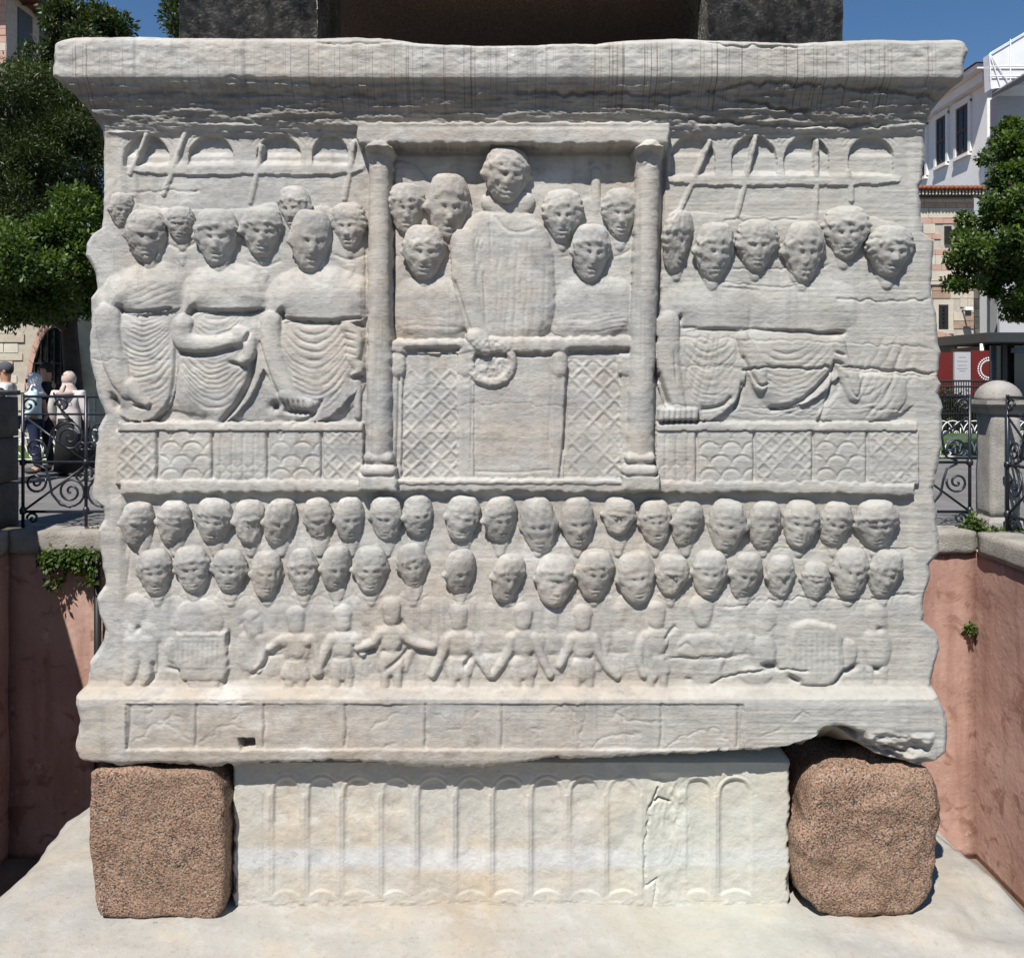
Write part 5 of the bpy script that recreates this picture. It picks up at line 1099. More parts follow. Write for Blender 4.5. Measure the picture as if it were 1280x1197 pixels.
plant('weed', [tuple(at(1213+dx*.5, 784+dy*.6, PY1-.05))+(.05,) for dx, dy in ((0, 0), (2, 8), (-3, 4))], 'tiny weed rooted in the corner of the pink walls', 120, .05, 'ash', 8)

# ------------------------------------------------------------------ lawn edged with white hoops, hedge
WHT = simple_mat('white_paint', (.75, .75, .74), .5, .4, .06)
def lawn_mat():
    m = NT('lawn', .9, .2); n = m.noise(3, 5); m.color(m.ramp(n, [(.3, (.035, .065, .014)), (.55, (.07, .115, .025)), (.75, (.12, .15, .045))])); m.bump(m.noise(60, 4), .8, .04); return m.m
LAWN = lawn_mat()
def hoop_fence(x0, x1, y, label):
    R = empty('hoop_edging', (x0, y, 0), label, 'edging', 'white hoop edging round the lawns')
    n = int((x1-x0)/.28); 
    hm = mesh_of('hoop', lambda m: m.tube([(.28*(1+math.cos(a)), 0, .12+.30*math.sin(a)**.9) for a in np.linspace(0, math.pi, 13)], .013, 5)); hm.materials[0] = WHT
    sm = mesh_of('hoop_scroll', lambda m: (m.tube(spiral(.09, .10, .06, 1.3, 0), .011, 5), m.tube([(.2, 0, .02), (.2, 0, .24)], .011, 5), m.tube([(0, 0, .03), (.28, 0, .03)], .011, 5))); sm.materials[0] = WHT
    for i in range(n):
        for nm, me in (('hoop', hm), ('scroll', sm)):
            o = bpy.data.objects.new(nm, me); COL.objects.link(o); o.parent = R; o.location = (i*.28, 0, 0)
for x0, x1, y0_, y1_, lab in ((7.3, 13.5, 14.2, 20.6, 'lawn beyond the domed pier'), (-15., -6.6, 13.6, 16.6, 'lawn behind the strolling people')):
    nx_, ny_ = 30, 30; X, Y = np.meshgrid(np.linspace(x0, x1, nx_), np.linspace(y0_, y1_, ny_)); ee = np.minimum(np.minimum(X-x0, x1-X), np.minimum(Y-y0_, y1_-Y))
    Z = -.012+.16*np.clip(ee/1.2, 0, 1)+.03*fbm(X, Y, seed=3)*np.clip(ee, 0, 1); ii = np.arange(nx_*ny_).reshape(ny_, nx_)
    me = np_mesh('lawn', np.stack([X, Y, Z], -1).reshape(-1, 3), np.stack([ii[:-1, :-1], ii[:-1, 1:], ii[1:, 1:], ii[1:, :-1]], -1).reshape(-1, 4)); me.shade_smooth()
    tag(link('lawn', me, LAWN), kind='structure')
    hoop_fence(x0+.02, x1, y0_-.05, 'white hoop edging along the near side of the '+lab); hoop_fence(x0+.02, x1, y1_-.4, 'white hoop edging along the far side of the '+lab)
hc = []
for i in range(60): hc.append((r.uniform(9.4, 13.5), 21.3+r.uniform(-.3, .3), r.uniform(.2, 1.05), .3))
R = empty('clipped_hedge', (11.5, 21.3, -.02), 'dark clipped hedge behind the hooped lawn', 'hedge'); link('foliage', leaves_mesh('foliage', hc, 9000, .1, 9), LM['yew'], R)
m = MB()
for i in range(12): m.tube([(9.6+i*.33, 21.3, -.05), (9.6+i*.33+.1, 21.3, .6)], .03, 5)
m.build('stems', BARK, R)
# ------------------------------------------------------------------ buildings
def wallmat(name, c, var=.12, sc=2.): return stone(name, c, var, sc, .3, .15)
WHITEW = wallmat('white_render', (.78, .77, .75), .06, .8); CREAM = wallmat('pale_stone', (.50, .45, .37)); PINKB = wallmat('pink_brick', (.46, .29, .235)); RUB1 = wallmat('rubble_stone', (.47, .41, .33), .2, 5); RUB2 = wallmat('brown_stone', (.33, .235, .17), .2, 5); GREYP = wallmat('grey_panel', (.42, .42, .44), .05, .6)
VOID = simple_mat('dark_interior', (.02, .02, .02), .95, .05)
DARKG = NT('dark_glass', .25, .3).color((.012, .014, .017)).m; WOOD = simple_mat('brown_wood', (.10, .045, .025), .6); TILE = wallmat('red_tile', (.26, .09, .05), .25, 6); DARKM = simple_mat('dark_metal', (.03, .032, .034), .45, .5); REDP = simple_mat('red_panel', (.12, .014, .012), .5, .3, .06); GRILL = simple_mat('iron_grille', (.02, .02, .02), .5)
MORT = wallmat('mortar', (.42, .38, .32), .15, 6)
_blk = {}
def block_mesh(mat):
    if mat.name not in _blk:
        m = MB().box(-.5, .5, -.5, .5, -.5, .5); me = bpy.data.meshes.new('stone_block'); me.from_pydata(m.v, [], m.f); bm = bmesh.new(); bm.from_mesh(me); bmesh.ops.recalc_face_normals(bm, faces=bm.faces); bm.to_mesh(me); bm.free(); me.materials.append(mat); _blk[mat.name] = me
    return _blk[mat.name]
def block(parent, x0, x1, y0, y1, z0, z1, mat, name='stone'):
    o = bpy.data.objects.new(name, block_mesh(mat)); COL.objects.link(o); o.parent = parent
    o.location = Vector(((x0+x1)/2, (y0+y1)/2, (z0+z1)/2))-parent.location; o.scale = (x1-x0, y1-y0, z1-z0); return o
def courses(parent, x0, x1, z0, z1, yf, hc, wc, mats, seed, holes=(), jit=.3, gap=.02):
    """front wall faced with single stones"""
    r = random.Random(seed); z = z0
    while z < z1-.05:
        h = min(z1-z, hc*r.uniform(1-jit, 1+jit)); x = x0-r.uniform(0, wc*.5)
        while x < x1-.03:
            w = wc*r.uniform(1-jit*1.3, 1+jit*1.3); a, b = max(x, x0), min(x+w, x1)
            if b-a > .06 and not any(a < hx1 and b > hx0 and z < hz1 and z+h > hz0 for hx0, hx1, hz0, hz1 in holes):
                block(parent, a+gap/2, b-gap/2, yf-r.uniform(.012, .045), yf+.06, z+gap/2, z+h-gap/2, r.choice(mats))
            x += w
        z += h
def window(parent, x0, x1, z0, z1, yf, frame=WOOD, bars=(1, 2), surround=None, grille=False):
    """framed window in a front wall (facing -Y); its opening is a dark recess with glass"""
    W_ = MB(); t = .09
    W_.box(x0, x1, yf-.06, yf+.02, z0, z0+t).box(x0, x1, yf-.06, yf+.02, z1-t, z1).box(x0, x0+t, yf-.06, yf+.02, z0+t, z1-t).box(x1-t, x1, yf-.06, yf+.02, z0+t, z1-t)
    f = W_.build('window', frame, parent)
    MB().box(x0+t, x1-t, yf-.02, yf+.01, z0+t, z1-t).build('pane', DARKG, f)
    m = MB()
    for i in range(bars[0]): xx = x0+(x1-x0)*(i+1)/(bars[0]+1); m.box(xx-.02, xx+.02, yf-.05, yf-.025, z0+t, z1-t)
    m.build('mullion', GRILL if grille else frame, f)
    for i in range(bars[1]):
        zz = z0+(z1-z0)*(i+1)/(bars[1]+1); MB().box(x0+t, x1-t, yf-.055, yf-.028, zz-.018, zz+.018).build('glazing_bar', GRILL if grille else frame, f)
    if surround:
        s = .18; MB().box(x0-s, x1+s, yf-.05, yf+.03, z1, z1+s).build('lintel', surround, f); MB().box(x0-s, x1+s, yf-.08, yf+.03, z0-s*.8, z0).build('sill', surround, f)
        for a, b in ((x0-s, x0), (x1, x1+s)): MB().box(a, b, yf-.05, yf+.03, z0, z1).build('jamb', surround, f)
    return f
def arch_front(parent, cx, z0, half, rise, yf, mat, dark=None, pointed=False, n=13):
    """arch of single voussoirs round a dark grilled opening"""
    pts = []
    for i in range(n+1):
        a = math.pi*i/n; pts.append((cx+half*math.cos(a), z0+rise*math.sin(a)*(1.0 if not pointed else (.78+.22*math.sin(a)**2))))
    for i in range(n):
        (xa, za), (xb, zb) = pts[i], pts[i+1]; k = 1+.22
        qa = (cx+(xa-cx)*k, z0+(za-z0)*k); qb = (cx+(xb-cx)*k, z0+(zb-z0)*k); g_ = .012
        m = MB(); v = [(xa, yf-.09, za), (xb, yf-.09, zb), (qb[0], yf-.09, qb[1]), (qa[0], yf-.09, qa[1])]; v2 = [(p[0], yf+.05, p[2]) for p in v]
        c_ = Vector((sum(p[0] for p in v)/4, 0, sum(p[2] for p in v)/4)); sh = lambda p: (c_.x+(p[0]-c_.x)*.94, p[1], c_.z+(p[2]-c_.z)*.94)
        m.add([sh(p) for p in v+v2], [(0, 1, 2, 3), (7, 6, 5, 4), (0, 4, 5, 1), (1, 5, 6, 2), (2, 6, 7, 3), (3, 7, 4, 0)]); m.build('voussoir', mat, parent)
    m = MB(); vs = [(p[0], yf-.02, p[1]) for p in pts]+[(cx-half, yf-.02, -.02), (cx+half, yf-.02, -.02)]; m.add(vs, [tuple(range(len(vs)))]); o = m.build('arch_opening', dark or VOID, parent)
    for i in range(7): xx = cx-half+2*half*(i+.5)/7; MB().tube([(xx, yf-.05, 0), (xx, yf-.05, z0+rise*math.sqrt(max(0, 1-((xx-cx)/half)**2))*.95)], .025, 5).build('grille_bar', GRILL, o)
    for zz in (z0*.5, z0, z0+rise*.4): MB().tube([(cx-half*.9, yf-.055, zz), (cx+half*.9, yf-.055, zz)], .02, 5).build('grille_bar', GRILL, o)
# left: stone school with pointed arch, seen under the trees
yl = 17.5; D_ = yl+CAM_D; k = D_/FPX; X = lambda px: (px-CX)*k; Z = lambda py: CAM_H+(HY-py)*k
LBD = empty('stone_building', (-20, yl+3, -.02), 'pale stone building with pointed arch under the trees', 'building')
MB().box(-30, X(150), yl, yl+6, -.02, 4.4).build('wall', MORT, LBD)
arch_front(LBD, X(70), 1.3, .52, 1.35, yl-.02, PINKB, pointed=True)
courses(LBD, X(-40), X(120), 0, 4.3, yl, .20, .45, [CREAM, RUB1, CREAM, wallmat('light_stone', (.56, .52, .45))], 3, [(X(70)-.62, X(70)+.62, -1, 2.75)])
MB().box(-30.2, X(150)+.2, yl-.25, yl+6.2, 4.4, 4.65).build('cornice', CREAM, LBD)
# left: tall brick building, its side in shade
YB = 37.0
TB = empty('brick_building', (-28, YB+2, -.02), 'tall striped brick building with dark wooden eaves above the trees', 'building')
xc = (8-CX)*(YB+CAM_D)/FPX; xe = xc
MB().box(xc-12, xc, YB, YB+4.4, -.02, 19.3).build('wall', MORT, TB)
courses(TB, xc-2.2, xc, 15.0, 19.2, YB, .3, .6, [CREAM, PINKB, PINKB, RUB1], 9)
for i in range(2):
    y0_ = YB+.9+i*1.9; MB().box(xc-.02, xc+.05, y0_, y0_+1.2, 15.0, 18.2).build('window', simple_mat('grey_shutter', (.07, .075, .085), .6) if i == 0 else bpy.data.materials['grey_shutter'], TB)
rf = MB(); ez = 18.7; rf.add([(xc+1.0, YB-1, ez), (xc+1.0, YB+5.2, ez), (xc-6, YB+5.2, ez+2.8), (xc-6, YB-1, ez+2.8), (xc-13, YB+5.2, ez), (xc-13, YB-1, ez), (xc+1.0, YB-1, ez-.18), (xc+1.0, YB+5.2, ez-.18), (xc-13, YB+5.2, ez-.18), (xc-13, YB-1, ez-.18)], [(0, 1, 2, 3), (3, 2, 4, 5), (6, 9, 8, 7), (0, 6, 7, 1), (5, 4, 8, 9), (0, 3, 5, 9, 6), (1, 7, 8, 4, 2)])
ro = rf.build('roof', WOOD, TB)
for i in range(6): MB().box(xc+.05, xc+.95, YB-.8+i, YB-.68+i, ez-.30, ez-.185).build('rafter', WOOD, ro)
# right: striped wall with tile roof, rubble below
YR = 29.0; D_ = YR+CAM_D; k = D_/FPX; X = lambda px: (px-CX)*k; Z = lambda py: CAM_H+(HY-py)*k
SB = empty('striped_building', (X(1190), YR+2, -.02), 'striped brick and stone building with tiled eaves and grilled windows', 'building')
MB().box(-13.5, X(1217), YR, YR+4, -.02, Z(246)).build('wall', MORT, SB)
for i in range(6): window(SB, -12+i*4, -10.7+i*4, 1.6, 3.4, YR-.03, GRILL, (2, 5), CREAM, True); window(SB, -12+i*4, -10.9+i*4, 5.2, 6.7, YR-.03, GRILL, (1, 2), CREAM)
zc = Z(300); ws = (X(1172), X(1184), Z(412), Z(381)); wu = (X(1180), X(1188), Z(305), Z(283))
courses(SB, X(1130), X(1217), 0, Z(356), YR, .27, .42, [RUB1, RUB2, RUB1, CREAM], 5, [(ws[0]-.2, ws[1]+.2, ws[2]-.2, ws[3]+.2), (X(1165)-1.6, X(1165)+1.6, -1, Z(412))], .42)
MB().box(-13.5, X(1219), YR-.09, YR+.05, Z(356), Z(352)).build('string_course', CREAM, SB)
z = Z(351); i = 0
while z < Z(250):
    h = .19 if i % 2 else .36; h = min(h, Z(249)-z); x = X(1130); rr_ = random.Random(i+50)
    while x < X(1217)-.05:
        w = rr_.uniform(.5, 1.1) if not i % 2 else rr_.uniform(.28, .4); b = min(x+w, X(1217))
        if not (x < wu[1] and b > wu[0] and z < wu[3] and z+h > wu[2]): block(SB, x+.006, b-.006, YR-.03-rr_.uniform(0, .015), YR+.05, z+.006, z+h-.006, PINKB if i % 2 else CREAM, 'brick' if i % 2 else 'stone')
        x = b
    z += h; i += 1
window(SB, *ws, YR-.03, GRILL, (2, 5), CREAM, True); window(SB, *wu, YR-.03, GRILL, (1, 2))
arch_front(SB, X(1165), Z(455), 1.05, Z(421)-Z(455), YR-.04, PINKB)
ev = MB(); ev.box(-13.8, X(1226), YR-.35, YR+.1, Z(247), Z(240)).build('eaves', DARKM, SB)
for i in range(46):
    xx = X(1130)+i*.058*1.0
    if i % 2 == 0 and xx < X(1226): block(SB, xx, xx+.05, YR-.42, YR-.352, Z(246), Z(241), CREAM, 'dentil')
nt_ = int((X(1228)-X(1120))/.16)
tm = MB().tube([(0, -.5, 0), (0, 2.2, .21)], .085, 8); tme = bpy.data.meshes.new('roof_tile'); tme.from_pydata(tm.v, [], tm.f); tme.materials.append(TILE); tme.shade_smooth()
for i in range(nt_):
    o = bpy.data.objects.new('roof_tile', tme); COL.objects.link(o); o.parent = SB; o.location = Vector((X(1120)+i*.16, YR, Z(238)))-SB.location
m = MB(); m.add([(-13.8, YR-.48, Z(240)), (X(1228), YR-.48, Z(240)), (X(1228), YR+4.1, Z(240)+.35), (-13.8, YR+4.1, Z(240)+.35)], [(0, 1, 2, 3)]); o = m.build('roof_bed', TILE, SB); s = o.modifiers.new('t', 'SOLIDIFY'); s.thickness = .08
# dark side wall and grey screen
DW = empty('stone_buttress', (X(1228), YR+1, -.02), 'dark rubble wall end between striped building and grey screen', 'wall')
RUBD = wallmat('sooty_stone', (.085, .08, .078), .3, 5)  # near-black tone over the whole wall end
MB().box(X(1219), X(1241), YR+.9, YR+3, -.02, Z(280)).build('wall', RUBD, DW)
courses(DW, X(1219), X(1241), 0, Z(285), YR+.88, .34, .5, [RUBD, wallmat('dark_stone_b', (.06, .056, .055), .3, 5), wallmat('dark_stone_c', (.12, .11, .10), .3, 5)], 8)
sc_ = MB().box(X(1240), X(1330), YR-.5, YR-.35, -.02, Z(285)).build('site_screen', GREYP, bevel=.01); tag(sc_, 'plain pale grey screen panel behind the maple tree', 'screen')
# white building behind
XW = 18.6; YA, YBk, ZE = 32.6, 46.0, 13.4
WB = empty('white_building', (XW+4, 38, -.02), 'white rendered building with tall brown framed windows and deep eaves', 'building')
MB().box(XW, XW+11, YA, YBk, -.02, ZE).build('wall', WHITEW, WB)
def py_at(d, py): return CAM_H+(HY-py)*d/FPX
for px0, px1, pt, pb in ((1172, 1184, 147, 206), (1197, 1212, 133, 194), (1150, 1158, 160, 222)):
    dA, dB = XW*FPX/(px1-CX), XW*FPX/(px0-CX); y0_, y1_ = dA-CAM_D, dB-CAM_D; dm = (dA+dB)/2; z0, z1 = py_at(dm, pb), py_at(dm, pt)
    f = MB(); t = .10
    f.box(XW-.05, XW+.02, y0_, y1_, z0, z0+t).box(XW-.05, XW+.02, y0_, y1_, z1-t, z1).box(XW-.05, XW+.02, y0_, y0_+t, z0+t, z1-t).box(XW-.05, XW+.02, y1_-t, y1_, z0+t, z1-t)
    fo = f.build('window', WOOD, WB); MB().box(XW-.03, XW+.01, y0_+t, y1_-t, z0+t, z1-t).build('pane', DARKG, fo)
    MB().box(XW-.055, XW-.032, y0_+t, y1_-t, (z0+z1)/2-.05, (z0+z1)/2+.05).build('transom', WOOD, fo); MB().box(XW-.052, XW-.031, (y0_+y1_)/2-.03, (y0_+y1_)/2+.03, z0+t, z1-t).build('mullion', WOOD, fo)
    MB().box(XW-.16, XW+.02, y0_-.15, y1_+.15, z0-.14, z0-.01).build('sill', WHITEW, fo)
    s = .20
    for a, b in ((y0_-s, y0_-.01), (y1_+.01, y1_+s)): MB().box(XW-.09, XW+.02, a, b, z0, z1+.1).build('jamb', WHITEW, fo)
    MB().box(XW-.10, XW+.02, y0_-s, y1_+s, z1+.005, z1+.25).build('lintel', WHITEW, fo)
MB().box(XW-.7, XW+11.7, YA-.6, YBk+.5, ZE+.02, ZE+.22).build('eaves', WHITEW, WB); MB().box(XW-.35, XW+11.4, YA-.3, YBk+.3, ZE-.35, ZE+.015).build('cornice', WHITEW, WB)
m = MB(); m.add([(XW-.8, YA-.7, ZE+.24), (XW+12, YA-.7, ZE+.24), (XW+12, YBk+.6, ZE+.24), (XW-.8, YBk+.6, ZE+.24), (XW+5, YA+5, ZE+2.2), (XW+5, YBk-5, ZE+2.2)], [(0, 1, 4), (1, 2, 5, 4), (2, 3, 5), (3, 0, 4, 5), (3, 2, 1, 0)]); m.build('roof', TILE, WB)
MB().box(XW+.3, XW+2.2, YA-1.3, YA-.02, 6.0, 9.4).build('bay', WHITEW, WB); MB().box(XW+.1, XW+2.4, YA-1.5, YA-.01, 5.6, 5.98).build('bay_corbel', WHITEW, WB)
# sheeted scaffold
def net():
    m = NT('scaffold_net', .9, .1); m.color((.75, .76, .80)); t = m.n('ShaderNodeBsdfTransparent'); mx = m.n('ShaderNodeMixShader'); m.l(m.ramp(m.noise(1.5, 4), [(.3, .75), (.7, .95)]), mx.inputs[0]); m.l(t.outputs[0], mx.inputs[1]); m.l(m.b.outputs[0], mx.inputs[2]); m.l(mx.outputs[0], m.o.inputs[0]); return m.m
D2 = 33.5; P = lambda px, py, dd=0: at(px, py, D2-CAM_D+dd)
SCF = empty('sheeted_scaffold', (P(1262, 100).x, D2-CAM_D+1, -.02), 'scaffold wrapped in translucent white netting beside the white building', 'scaffold')
a, b, c, d = P(1236, 68), P(1300, 30), P(1300, 104), P(1238, 112); e = [q+Vector((0, .4, 0)) for q in (a, b, c, d)]
m = MB(); m.add([a, b, c, d]+e, [(0, 1, 2, 3), (0, 4, 5, 1), (0, 3, 7, 4)]); m.build('netting', net(), SCF)
for q0, q1 in ((a, b), (a, d), (d, c), (a, P(1262, 108)), (a, P(1250, 110)), (P(1236, 84), P(1300, 84)), (P(1236, 96), P(1300, 96)), (P(1262, 50), P(1262, 110))):
    MB().tube([q0-Vector((0, .06, 0)), q1-Vector((0, .06, 0))], .022, 6).build('scaffold_tube', WHT, SCF)
m = MB(); m.add([P(1240, 118, -1), P(1300, 82, -1), P(1300, 92, -1), P(1240, 122, -1), P(1240, 114, 2), P(1300, 76, 2)], [(0, 1, 2, 3), (0, 4, 5, 1)]); m.build('gangway', DARKM, SCF)
MB().box(P(1250, 0).x, P(1330, 0).x, D2-CAM_D+.2, D2-CAM_D+.7, -.02, P(0, 118).z).build('sheeted_wall', GREYP, SCF)
# kiosk with red boards
YK = 23.0; D_ = YK+CAM_D; k = D_/FPX; X = lambda px: (px-CX)*k; Z = lambda py: CAM_H+(HY-py)*k
KI = empty('ticket_kiosk', (X(1250), YK+1, -.02), 'glazed kiosk with flat dark canopy on white posts', 'kiosk')
MB().box(X(1206), X(1330), YK-1.2, YK+2.5, Z(430), Z(418)).build('canopy', DARKM, KI, bevel=.02)
for px in (1263, 1207): MB().tube([(X(px), YK-.9, -.02), (X(px), YK-.9, Z(431))], .075 if px > 1250 else .05, 10).build('post', WHT, KI, smooth=True)
gl = NT('kiosk_glass', .06, .6).color((.045, .075, .105)).m
for a, b in ((1238, 1252), (1268, 1300)): MB().box(X(a), X(b), YK, YK+.04, -.02, Z(432)).build('glass_panel', gl, KI)
MB().box(X(1238), X(1320), YK+.3, YK+2.3, -.02, Z(432)).build('interior', DARKM, KI); MB().box(X(1252), X(1258), YK-.05, YK+.06, -.02, Z(431)).build('mullion', DARKM, KI)
MB().box(X(1262), X(1320), YK-.1, YK-.03, Z(441), Z(435)).build('fascia', simple_mat('blue_band', (.10, .17, .30), .4), KI)
YS = YK-1.6; D_ = YS+CAM_D; k = D_/FPX; X = lambda px: (px-CX)*k; Z = lambda py: CAM_H+(HY-py)*k
HB = empty('site_hoarding', (X(1200), YS, -.02), 'row of red hoarding boards darkened for canopy shade, with one pale notice', 'hoarding')
for a, b, mt, pt in ((1150, 1170, REDP, 440), (1170, 1191, REDP, 440), (1192, 1213, GREYP, 440), (1214, 1237, REDP, 438)): MB().box(X(a)+.01, X(b)-.01, YS-(.03 if mt is GREYP else 0), YS+.05, -.02, Z(pt)).build('board', mt, HB)  # red of the boards has canopy shade put into its colour
NOTE = simple_mat('notice_ink', (.26, .27, .29), .6)
for i, (w, py) in enumerate(((9, 446), (13, 451), (11, 456), (13, 460), (8, 463))): MB().box(X(1202-w/2), X(1202+w/2), YS-.034, YS-.031, Z(py+.9), Z(py)).build('notice_line', NOTE, HB)
ec = (X(1236.5), Z(461)); 
for i in range(15):
    a = math.radians(95+i*12); R_ = .30
    for rr_ in (R_, R_*.78): MB().box(ec[0]+rr_*math.cos(a)-.016, ec[0]+rr_*math.cos(a)+.016, YS-.012, YS-.004, ec[1]+rr_*math.sin(a)-.02, ec[1]+rr_*math.sin(a)+.02).build('emblem_dot', WHT, HB)
PF = empty('picket_fence', (X(1170), YS-.7, -.02), 'low black picket fence in front of the red boards', 'fence')
zt = Z(474)*1.0
for zz in (Z(476), Z(483)): MB().tube([(X(1140), YS-.7, zz), (X(1240), YS-.7, zz)], .03, 6).build('rail', GRILL, PF)
for i in range(34): xx = X(1140)+i*(X(1240)-X(1140))/33; MB().tube([(xx, YS-.7, -.02), (xx, YS-.7, Z(475))], .014, 5).build('picket', GRILL, PF)
cc = empty('security_camera', at(1208, 388, 28.7), 'small white security camera on the rubble wall', 'camera')
MB().box(-.16, .10, -.28, -.12, -.02, .10).build('housing', WHT, cc, world=False, bevel=.02); MB().tube([(0, .28, .02), (0, -.1, -.02)], .03, 6).build('bracket', GRILL, cc, world=False); MB().box(-.12, .04, -.26, -.14, -.20, -.025).build('lamp_box', GRILL, cc, world=False)
lp = MB().tube([(at(25, 0, 24).x, 24, -.02), (at(25, 0, 24).x, 24, 6)], .05, 8).build('steel_post', simple_mat('grey_steel', (.35, .36, .38), .4), smooth=True); tag(lp, 'thin grey steel post before the stone building', 'post')

# ------------------------------------------------------------------ people
SKIN = simple_mat('skin', (.42, .24, .16), .55, .3, .06); BLACKC = simple_mat('black_cloth', (.012, .012, .014), .85); WHITEC = simple_mat('white_cloth', (.68, .68, .69), .85, .2, .05); NAVY = simple_mat('navy_cloth', (.02, .03, .07), .85); SCARF = simple_mat('rose_scarf', (.50, .40, .36), .85, .2, .15, 30); PALEB = simple_mat('pale_blue_cloth', (.50, .64, .68), .85, .2, .05); CAPM = simple_mat('grey_cap', (.07, .075, .09), .85); HAIR = simple_mat('dark_hair', (.03, .022, .018), .8); OLIVE = simple_mat('olive_cloth', (.09, .09, .075), .85); SHOE = simple_mat('shoe', (.03, .03, .03), .6)
def print_mat():
    m = NT('printed_cloth', .85, .2); w = m.n('ShaderNodeTexVoronoi', feature='F1'); w.inputs['Scale'].default_value = 6.5; m.l(m.pos, w.inputs['Vector'])
    d = w.outputs['Distance']; rg = m.math('ADD', m.band(d, .16, .24, .02), m.band(d, .0, .06, .02), True); m.color(m.mix(rg, (.55, .52, .50), (.22, .21, .22))); return m.m
PRINT = print_mat()
def skin(name, verts, edges, radii, mat, parent, root=0, sub=2):
    me = bpy.data.meshes.new(name); me.from_pydata(verts, edges, []); bm = bmesh.new(); bm.from_mesh(me); ly = bm.verts.layers.skin.verify(); bm.verts.ensure_lookup_table()
    for i, v in enumerate(bm.verts):
        r_ = radii[i]; v[ly].radius = r_ if hasattr(r_, '__len__') else (r_, r_); v[ly].use_root = (i == root)
    bm.to_mesh(me); bm.free(); o = bpy.data.objects.new('tmp', me); COL.objects.link(o)
    s = o.modifiers.new('s', 'SKIN'); s.use_smooth_shade = True; u = o.modifiers.new('u', 'SUBSURF'); u.levels = sub; u.render_levels = sub
    dg = bpy.context.evaluated_depsgraph_get(); m2 = bpy.data.meshes.new_from_object(o.evaluated_get(dg)); bpy.data.objects.remove(o); m2.name = name; m2.shade_smooth(); m2.materials.clear()
    return link(name, m2, mat, parent, world=False)
def ellip(name, c, r, mat, parent, n=14, cut=None):
    m = MB(); vs = []; 
    for i in range(n+1):
        t = math.pi*i/n
        for j in range(n*2):
            p = math.pi*j/n; vs.append((c[0]+r[0]*math.sin(t)*math.cos(p), c[1]+r[1]*math.sin(t)*math.sin(p), c[2]+r[2]*math.cos(t)))
    fs = [(i*2*n+j, i*2*n+(j+1) % (2*n), (i+1)*2*n+(j+1) % (2*n), (i+1)*2*n+j) for i in range(n) for j in range(2*n)]
    if cut: fs = [f for f in fs if cut(Vector(vs[f[0]]))]
    m.add(vs, fs); return m.build(name, mat, parent, world=False, smooth=True)
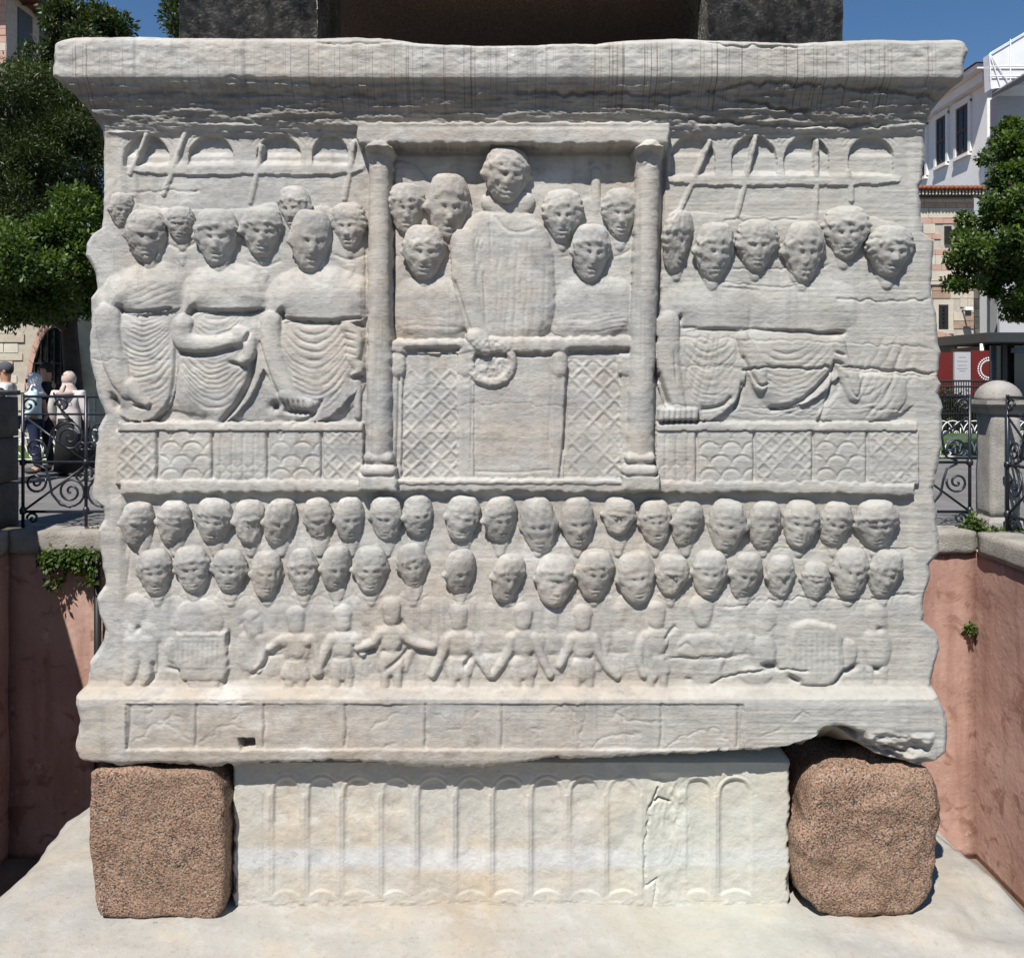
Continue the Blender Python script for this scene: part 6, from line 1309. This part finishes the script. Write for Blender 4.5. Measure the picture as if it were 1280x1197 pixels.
def person(loc, rz, h, label, top, legs, headwear, wide=1.0, skirt=False, arms=((-.06, .18), (.06, .1)), long_top=False, sleeve=True):
    """figure facing local -Y; h standing height"""
    s = h/1.75; R = empty('person', loc, label, 'person', 'people strolling beyond the railing', rz)
    q = lambda *p: tuple(v*s for v in p); hw = .19*wide
    al, ar = arms
    V = [q(0, 0, .95), q(0, 0, 1.15), q(0, .01, 1.36), q(0, .0, 1.47), q(0, -.015, 1.56), q(0, -.02, 1.66), q(0, -.015, 1.73),
         q(-hw, .01, 1.40), q(-hw-.07, .02, 1.14), q(-hw-.03+al[0], -al[1], .92), q(-hw-.02+al[0], -al[1]-.05, .82), q(hw, .01, 1.40), q(hw+.07, .02, 1.14), q(hw+.03+ar[0], -ar[1], .92), q(hw+.02+ar[0], -ar[1]-.05, .82),
         q(-.10, 0, .88), q(-.11, -.03, .50), q(-.11, .03, .09), q(-.11, -.12, .03), q(.10, 0, .88), q(.11, .04, .50), q(.11, .10, .09), q(.11, -.04, .03)]
    E = [(0, 1), (1, 2), (2, 3), (3, 4), (4, 5), (5, 6), (2, 7), (7, 8), (8, 9), (9, 10), (2, 11), (11, 12), (12, 13), (13, 14), (0, 15), (15, 16), (16, 17), (17, 18), (0, 19), (19, 20), (20, 21), (21, 22)]
    Rr = [(.145*wide, .11), (.135*wide, .10), (.15*wide, .11), (.06, .06), (.078, .088), (.082, .098), (.06, .07), .062, .047, .038, .028, .062, .047, .038, .028, .09, .062, .045, .032, .09, .062, .045, .032]
    Rr = [tuple(x*s for x in r_) if hasattr(r_, '__len__') else r_*s for r_ in Rr]
    body = skin('body', V, E, Rr, SKIN, R)
    g_ = 1.2
    ti = [0, 1, 2, 7, 8, 11, 12]+([9, 13] if sleeve else []); mp = {v: i for i, v in enumerate(ti)}
    tv = [V[i] for i in ti]+[q(0, .005, 1.44)]; te = [(mp[a], mp[b]) for a, b in E if a in mp and b in mp]+[(2, len(ti))]; tr = [(tuple(x*g_ for x in Rr[i]) if hasattr(Rr[i], '__len__') else Rr[i]*1.5) for i in ti]+[(.10*s, .085*s)]
    if long_top: tv += [q(0, .0, .70)]; te += [(0, len(tv)-1)]; tr += [(.20*wide*s, .16*s)]
    skin('shirt', tv, te, tr, top, R)
    if skirt:
        m = MB(); m.lathe([(.0, .99*s), (.17*s, .98*s), (.21*s, .6*s), (.24*s, .08*s), (.0, .08*s)], n=18); m.build('skirt', legs, R, world=False, smooth=True)
    else:
        li = [0, 15, 16, 17, 19, 20, 21]; mp = {v: i for i, v in enumerate(li)}; skin('trousers', [V[i] for i in li], [(mp[a], mp[b]) for a, b in E if a in mp and b in mp], [(tuple(x*1.1 for x in Rr[i]) if hasattr(Rr[i], '__len__') else Rr[i]*1.28) for i in li], legs, R)
    for i in (18, 22): ellip('shoe', (V[i][0], V[i][1]+.02*s, .045*s), (.05*s, .13*s, .045*s), SHOE, R, 8)
    hc_ = Vector(V[5])
    for sx_ in (-1, 1): ellip('ear', (sx_*.083*s, hc_.y+.01*s, hc_.z-.02*s), (.014*s, .025*s, .032*s), SKIN, R, 6); ellip('eye', (sx_*.034*s, hc_.y-.090*s, hc_.z-.005*s), (.012*s, .012*s, .009*s), HAIR, R, 6)
    ellip('nose', (0, hc_.y-.105*s, hc_.z-.035*s), (.014*s, .022*s, .026*s), SKIN, R, 6); ellip('mouth', (0, hc_.y-.086*s, hc_.z-.085*s), (.026*s, .012*s, .007*s), simple_mat('lips', (.30, .12, .10), .5) if 'lips' not in bpy.data.materials else bpy.data.materials['lips'], R, 6)
    if headwear[0] == 'scarf':
        mt = headwear[1]; ellip('headscarf', (hc_.x, hc_.y+.015*s, hc_.z-.005*s), (.112*s, .130*s, .138*s), mt, R, 16, lambda p: not (p.y < hc_.y-.075*s and abs(p.x) < .07*s and p.z < hc_.z+.055*s and p.z > hc_.z-.105*s))
        m = MB(); m.lathe([(.095*s, hc_.z-.06*s), (.105*s, hc_.z-.13*s), (.15*s, hc_.z-.21*s), (.20*s, hc_.z-.28*s), (.17*s, hc_.z-.27*s)], (0, .01*s, 0), 18); m.build('scarf_drape', mt, R, world=False, smooth=True)
        if headwear[1] is SCARF: MB().tube([(0, .13*s, hc_.z-.10*s), (.01, .17*s, hc_.z-.2*s), (.02, .15*s, hc_.z-.42*s)], [.03*s, .045*s, .03*s], 8, flat=.6).build('scarf_tail', mt, R, world=False, smooth=True)
    elif headwear[0] == 'cap':
        ellip('cap', (hc_.x, hc_.y+.005, hc_.z+.025*s), (.10*s, .118*s, .10*s), headwear[1], R, 12, lambda p: p.z > hc_.z+.01*s)
        ellip('cap_peak', (hc_.x, hc_.y-.13*s, hc_.z+.035*s), (.07*s, .085*s, .012*s), headwear[1], R, 8)
        ellip('hair', (hc_.x, hc_.y+.02*s, hc_.z-.0*s), (.092*s, .10*s, .085*s), HAIR, R, 12, lambda p: p.y > hc_.y+.01)
    else:
        ellip('hair', (hc_.x, hc_.y+.012*s, hc_.z+.018*s), (.092*s, .112*s, .10*s), headwear[1], R, 12, lambda p: p.z > hc_.z+.03*s or (p.y > hc_.y+.01*s and p.z > hc_.z-.05*s))
    return R
def spot(px, d): return (at(px, 0, d-CAM_D).x, d-CAM_D, -.02)
p = person(spot(86, 14.2), math.radians(170), 1.60, 'woman from behind in a printed tunic and rose headscarf', PRINT, BLACKC, ('scarf', SCARF), 1.32, True, ((-.02, .05), (.02, .05)), True)
MB().tube([(.19, .10, 1.30), (.05, .21, 1.12), (-.16, .19, .90), (-.22, .12, .80)], .016, 6, flat=.5).build('bag_strap', BLACKC, p, world=False)
person(spot(59, 15.0), math.radians(-80), 1.76, 'man in a black T-shirt with short dark hair facing sideways', BLACKC, BLACKC, ('hair', HAIR), 1.12, False, ((-.05, .2), (.03, -.08)), sleeve=False)
p = person(spot(43, 14.6), math.radians(-72), 1.58, 'woman in a white headscarf, sunglasses and pale blue shirt', PALEB, NAVY, ('scarf', WHITEC), .95, False, ((.1, .25), (-.06, .22)), True)
MB().box(-.075, .075, -.118, -.085, 1.475, 1.515).build('sunglasses', BLACKC, p, world=False, bevel=.008)
person(spot(8, 13.6), math.radians(-75), 1.74, 'man in a white T-shirt and dark cap by the stone pier', WHITEC, NAVY, ('cap', CAPM), 1.1, False, ((-.03, .1), (.03, .05)), sleeve=False)
person(spot(-9, 12.9), math.radians(-80), 1.66, 'person in an olive grey top half hidden by the stone pier', OLIVE, BLACKC, ('hair', HAIR), 1.15)
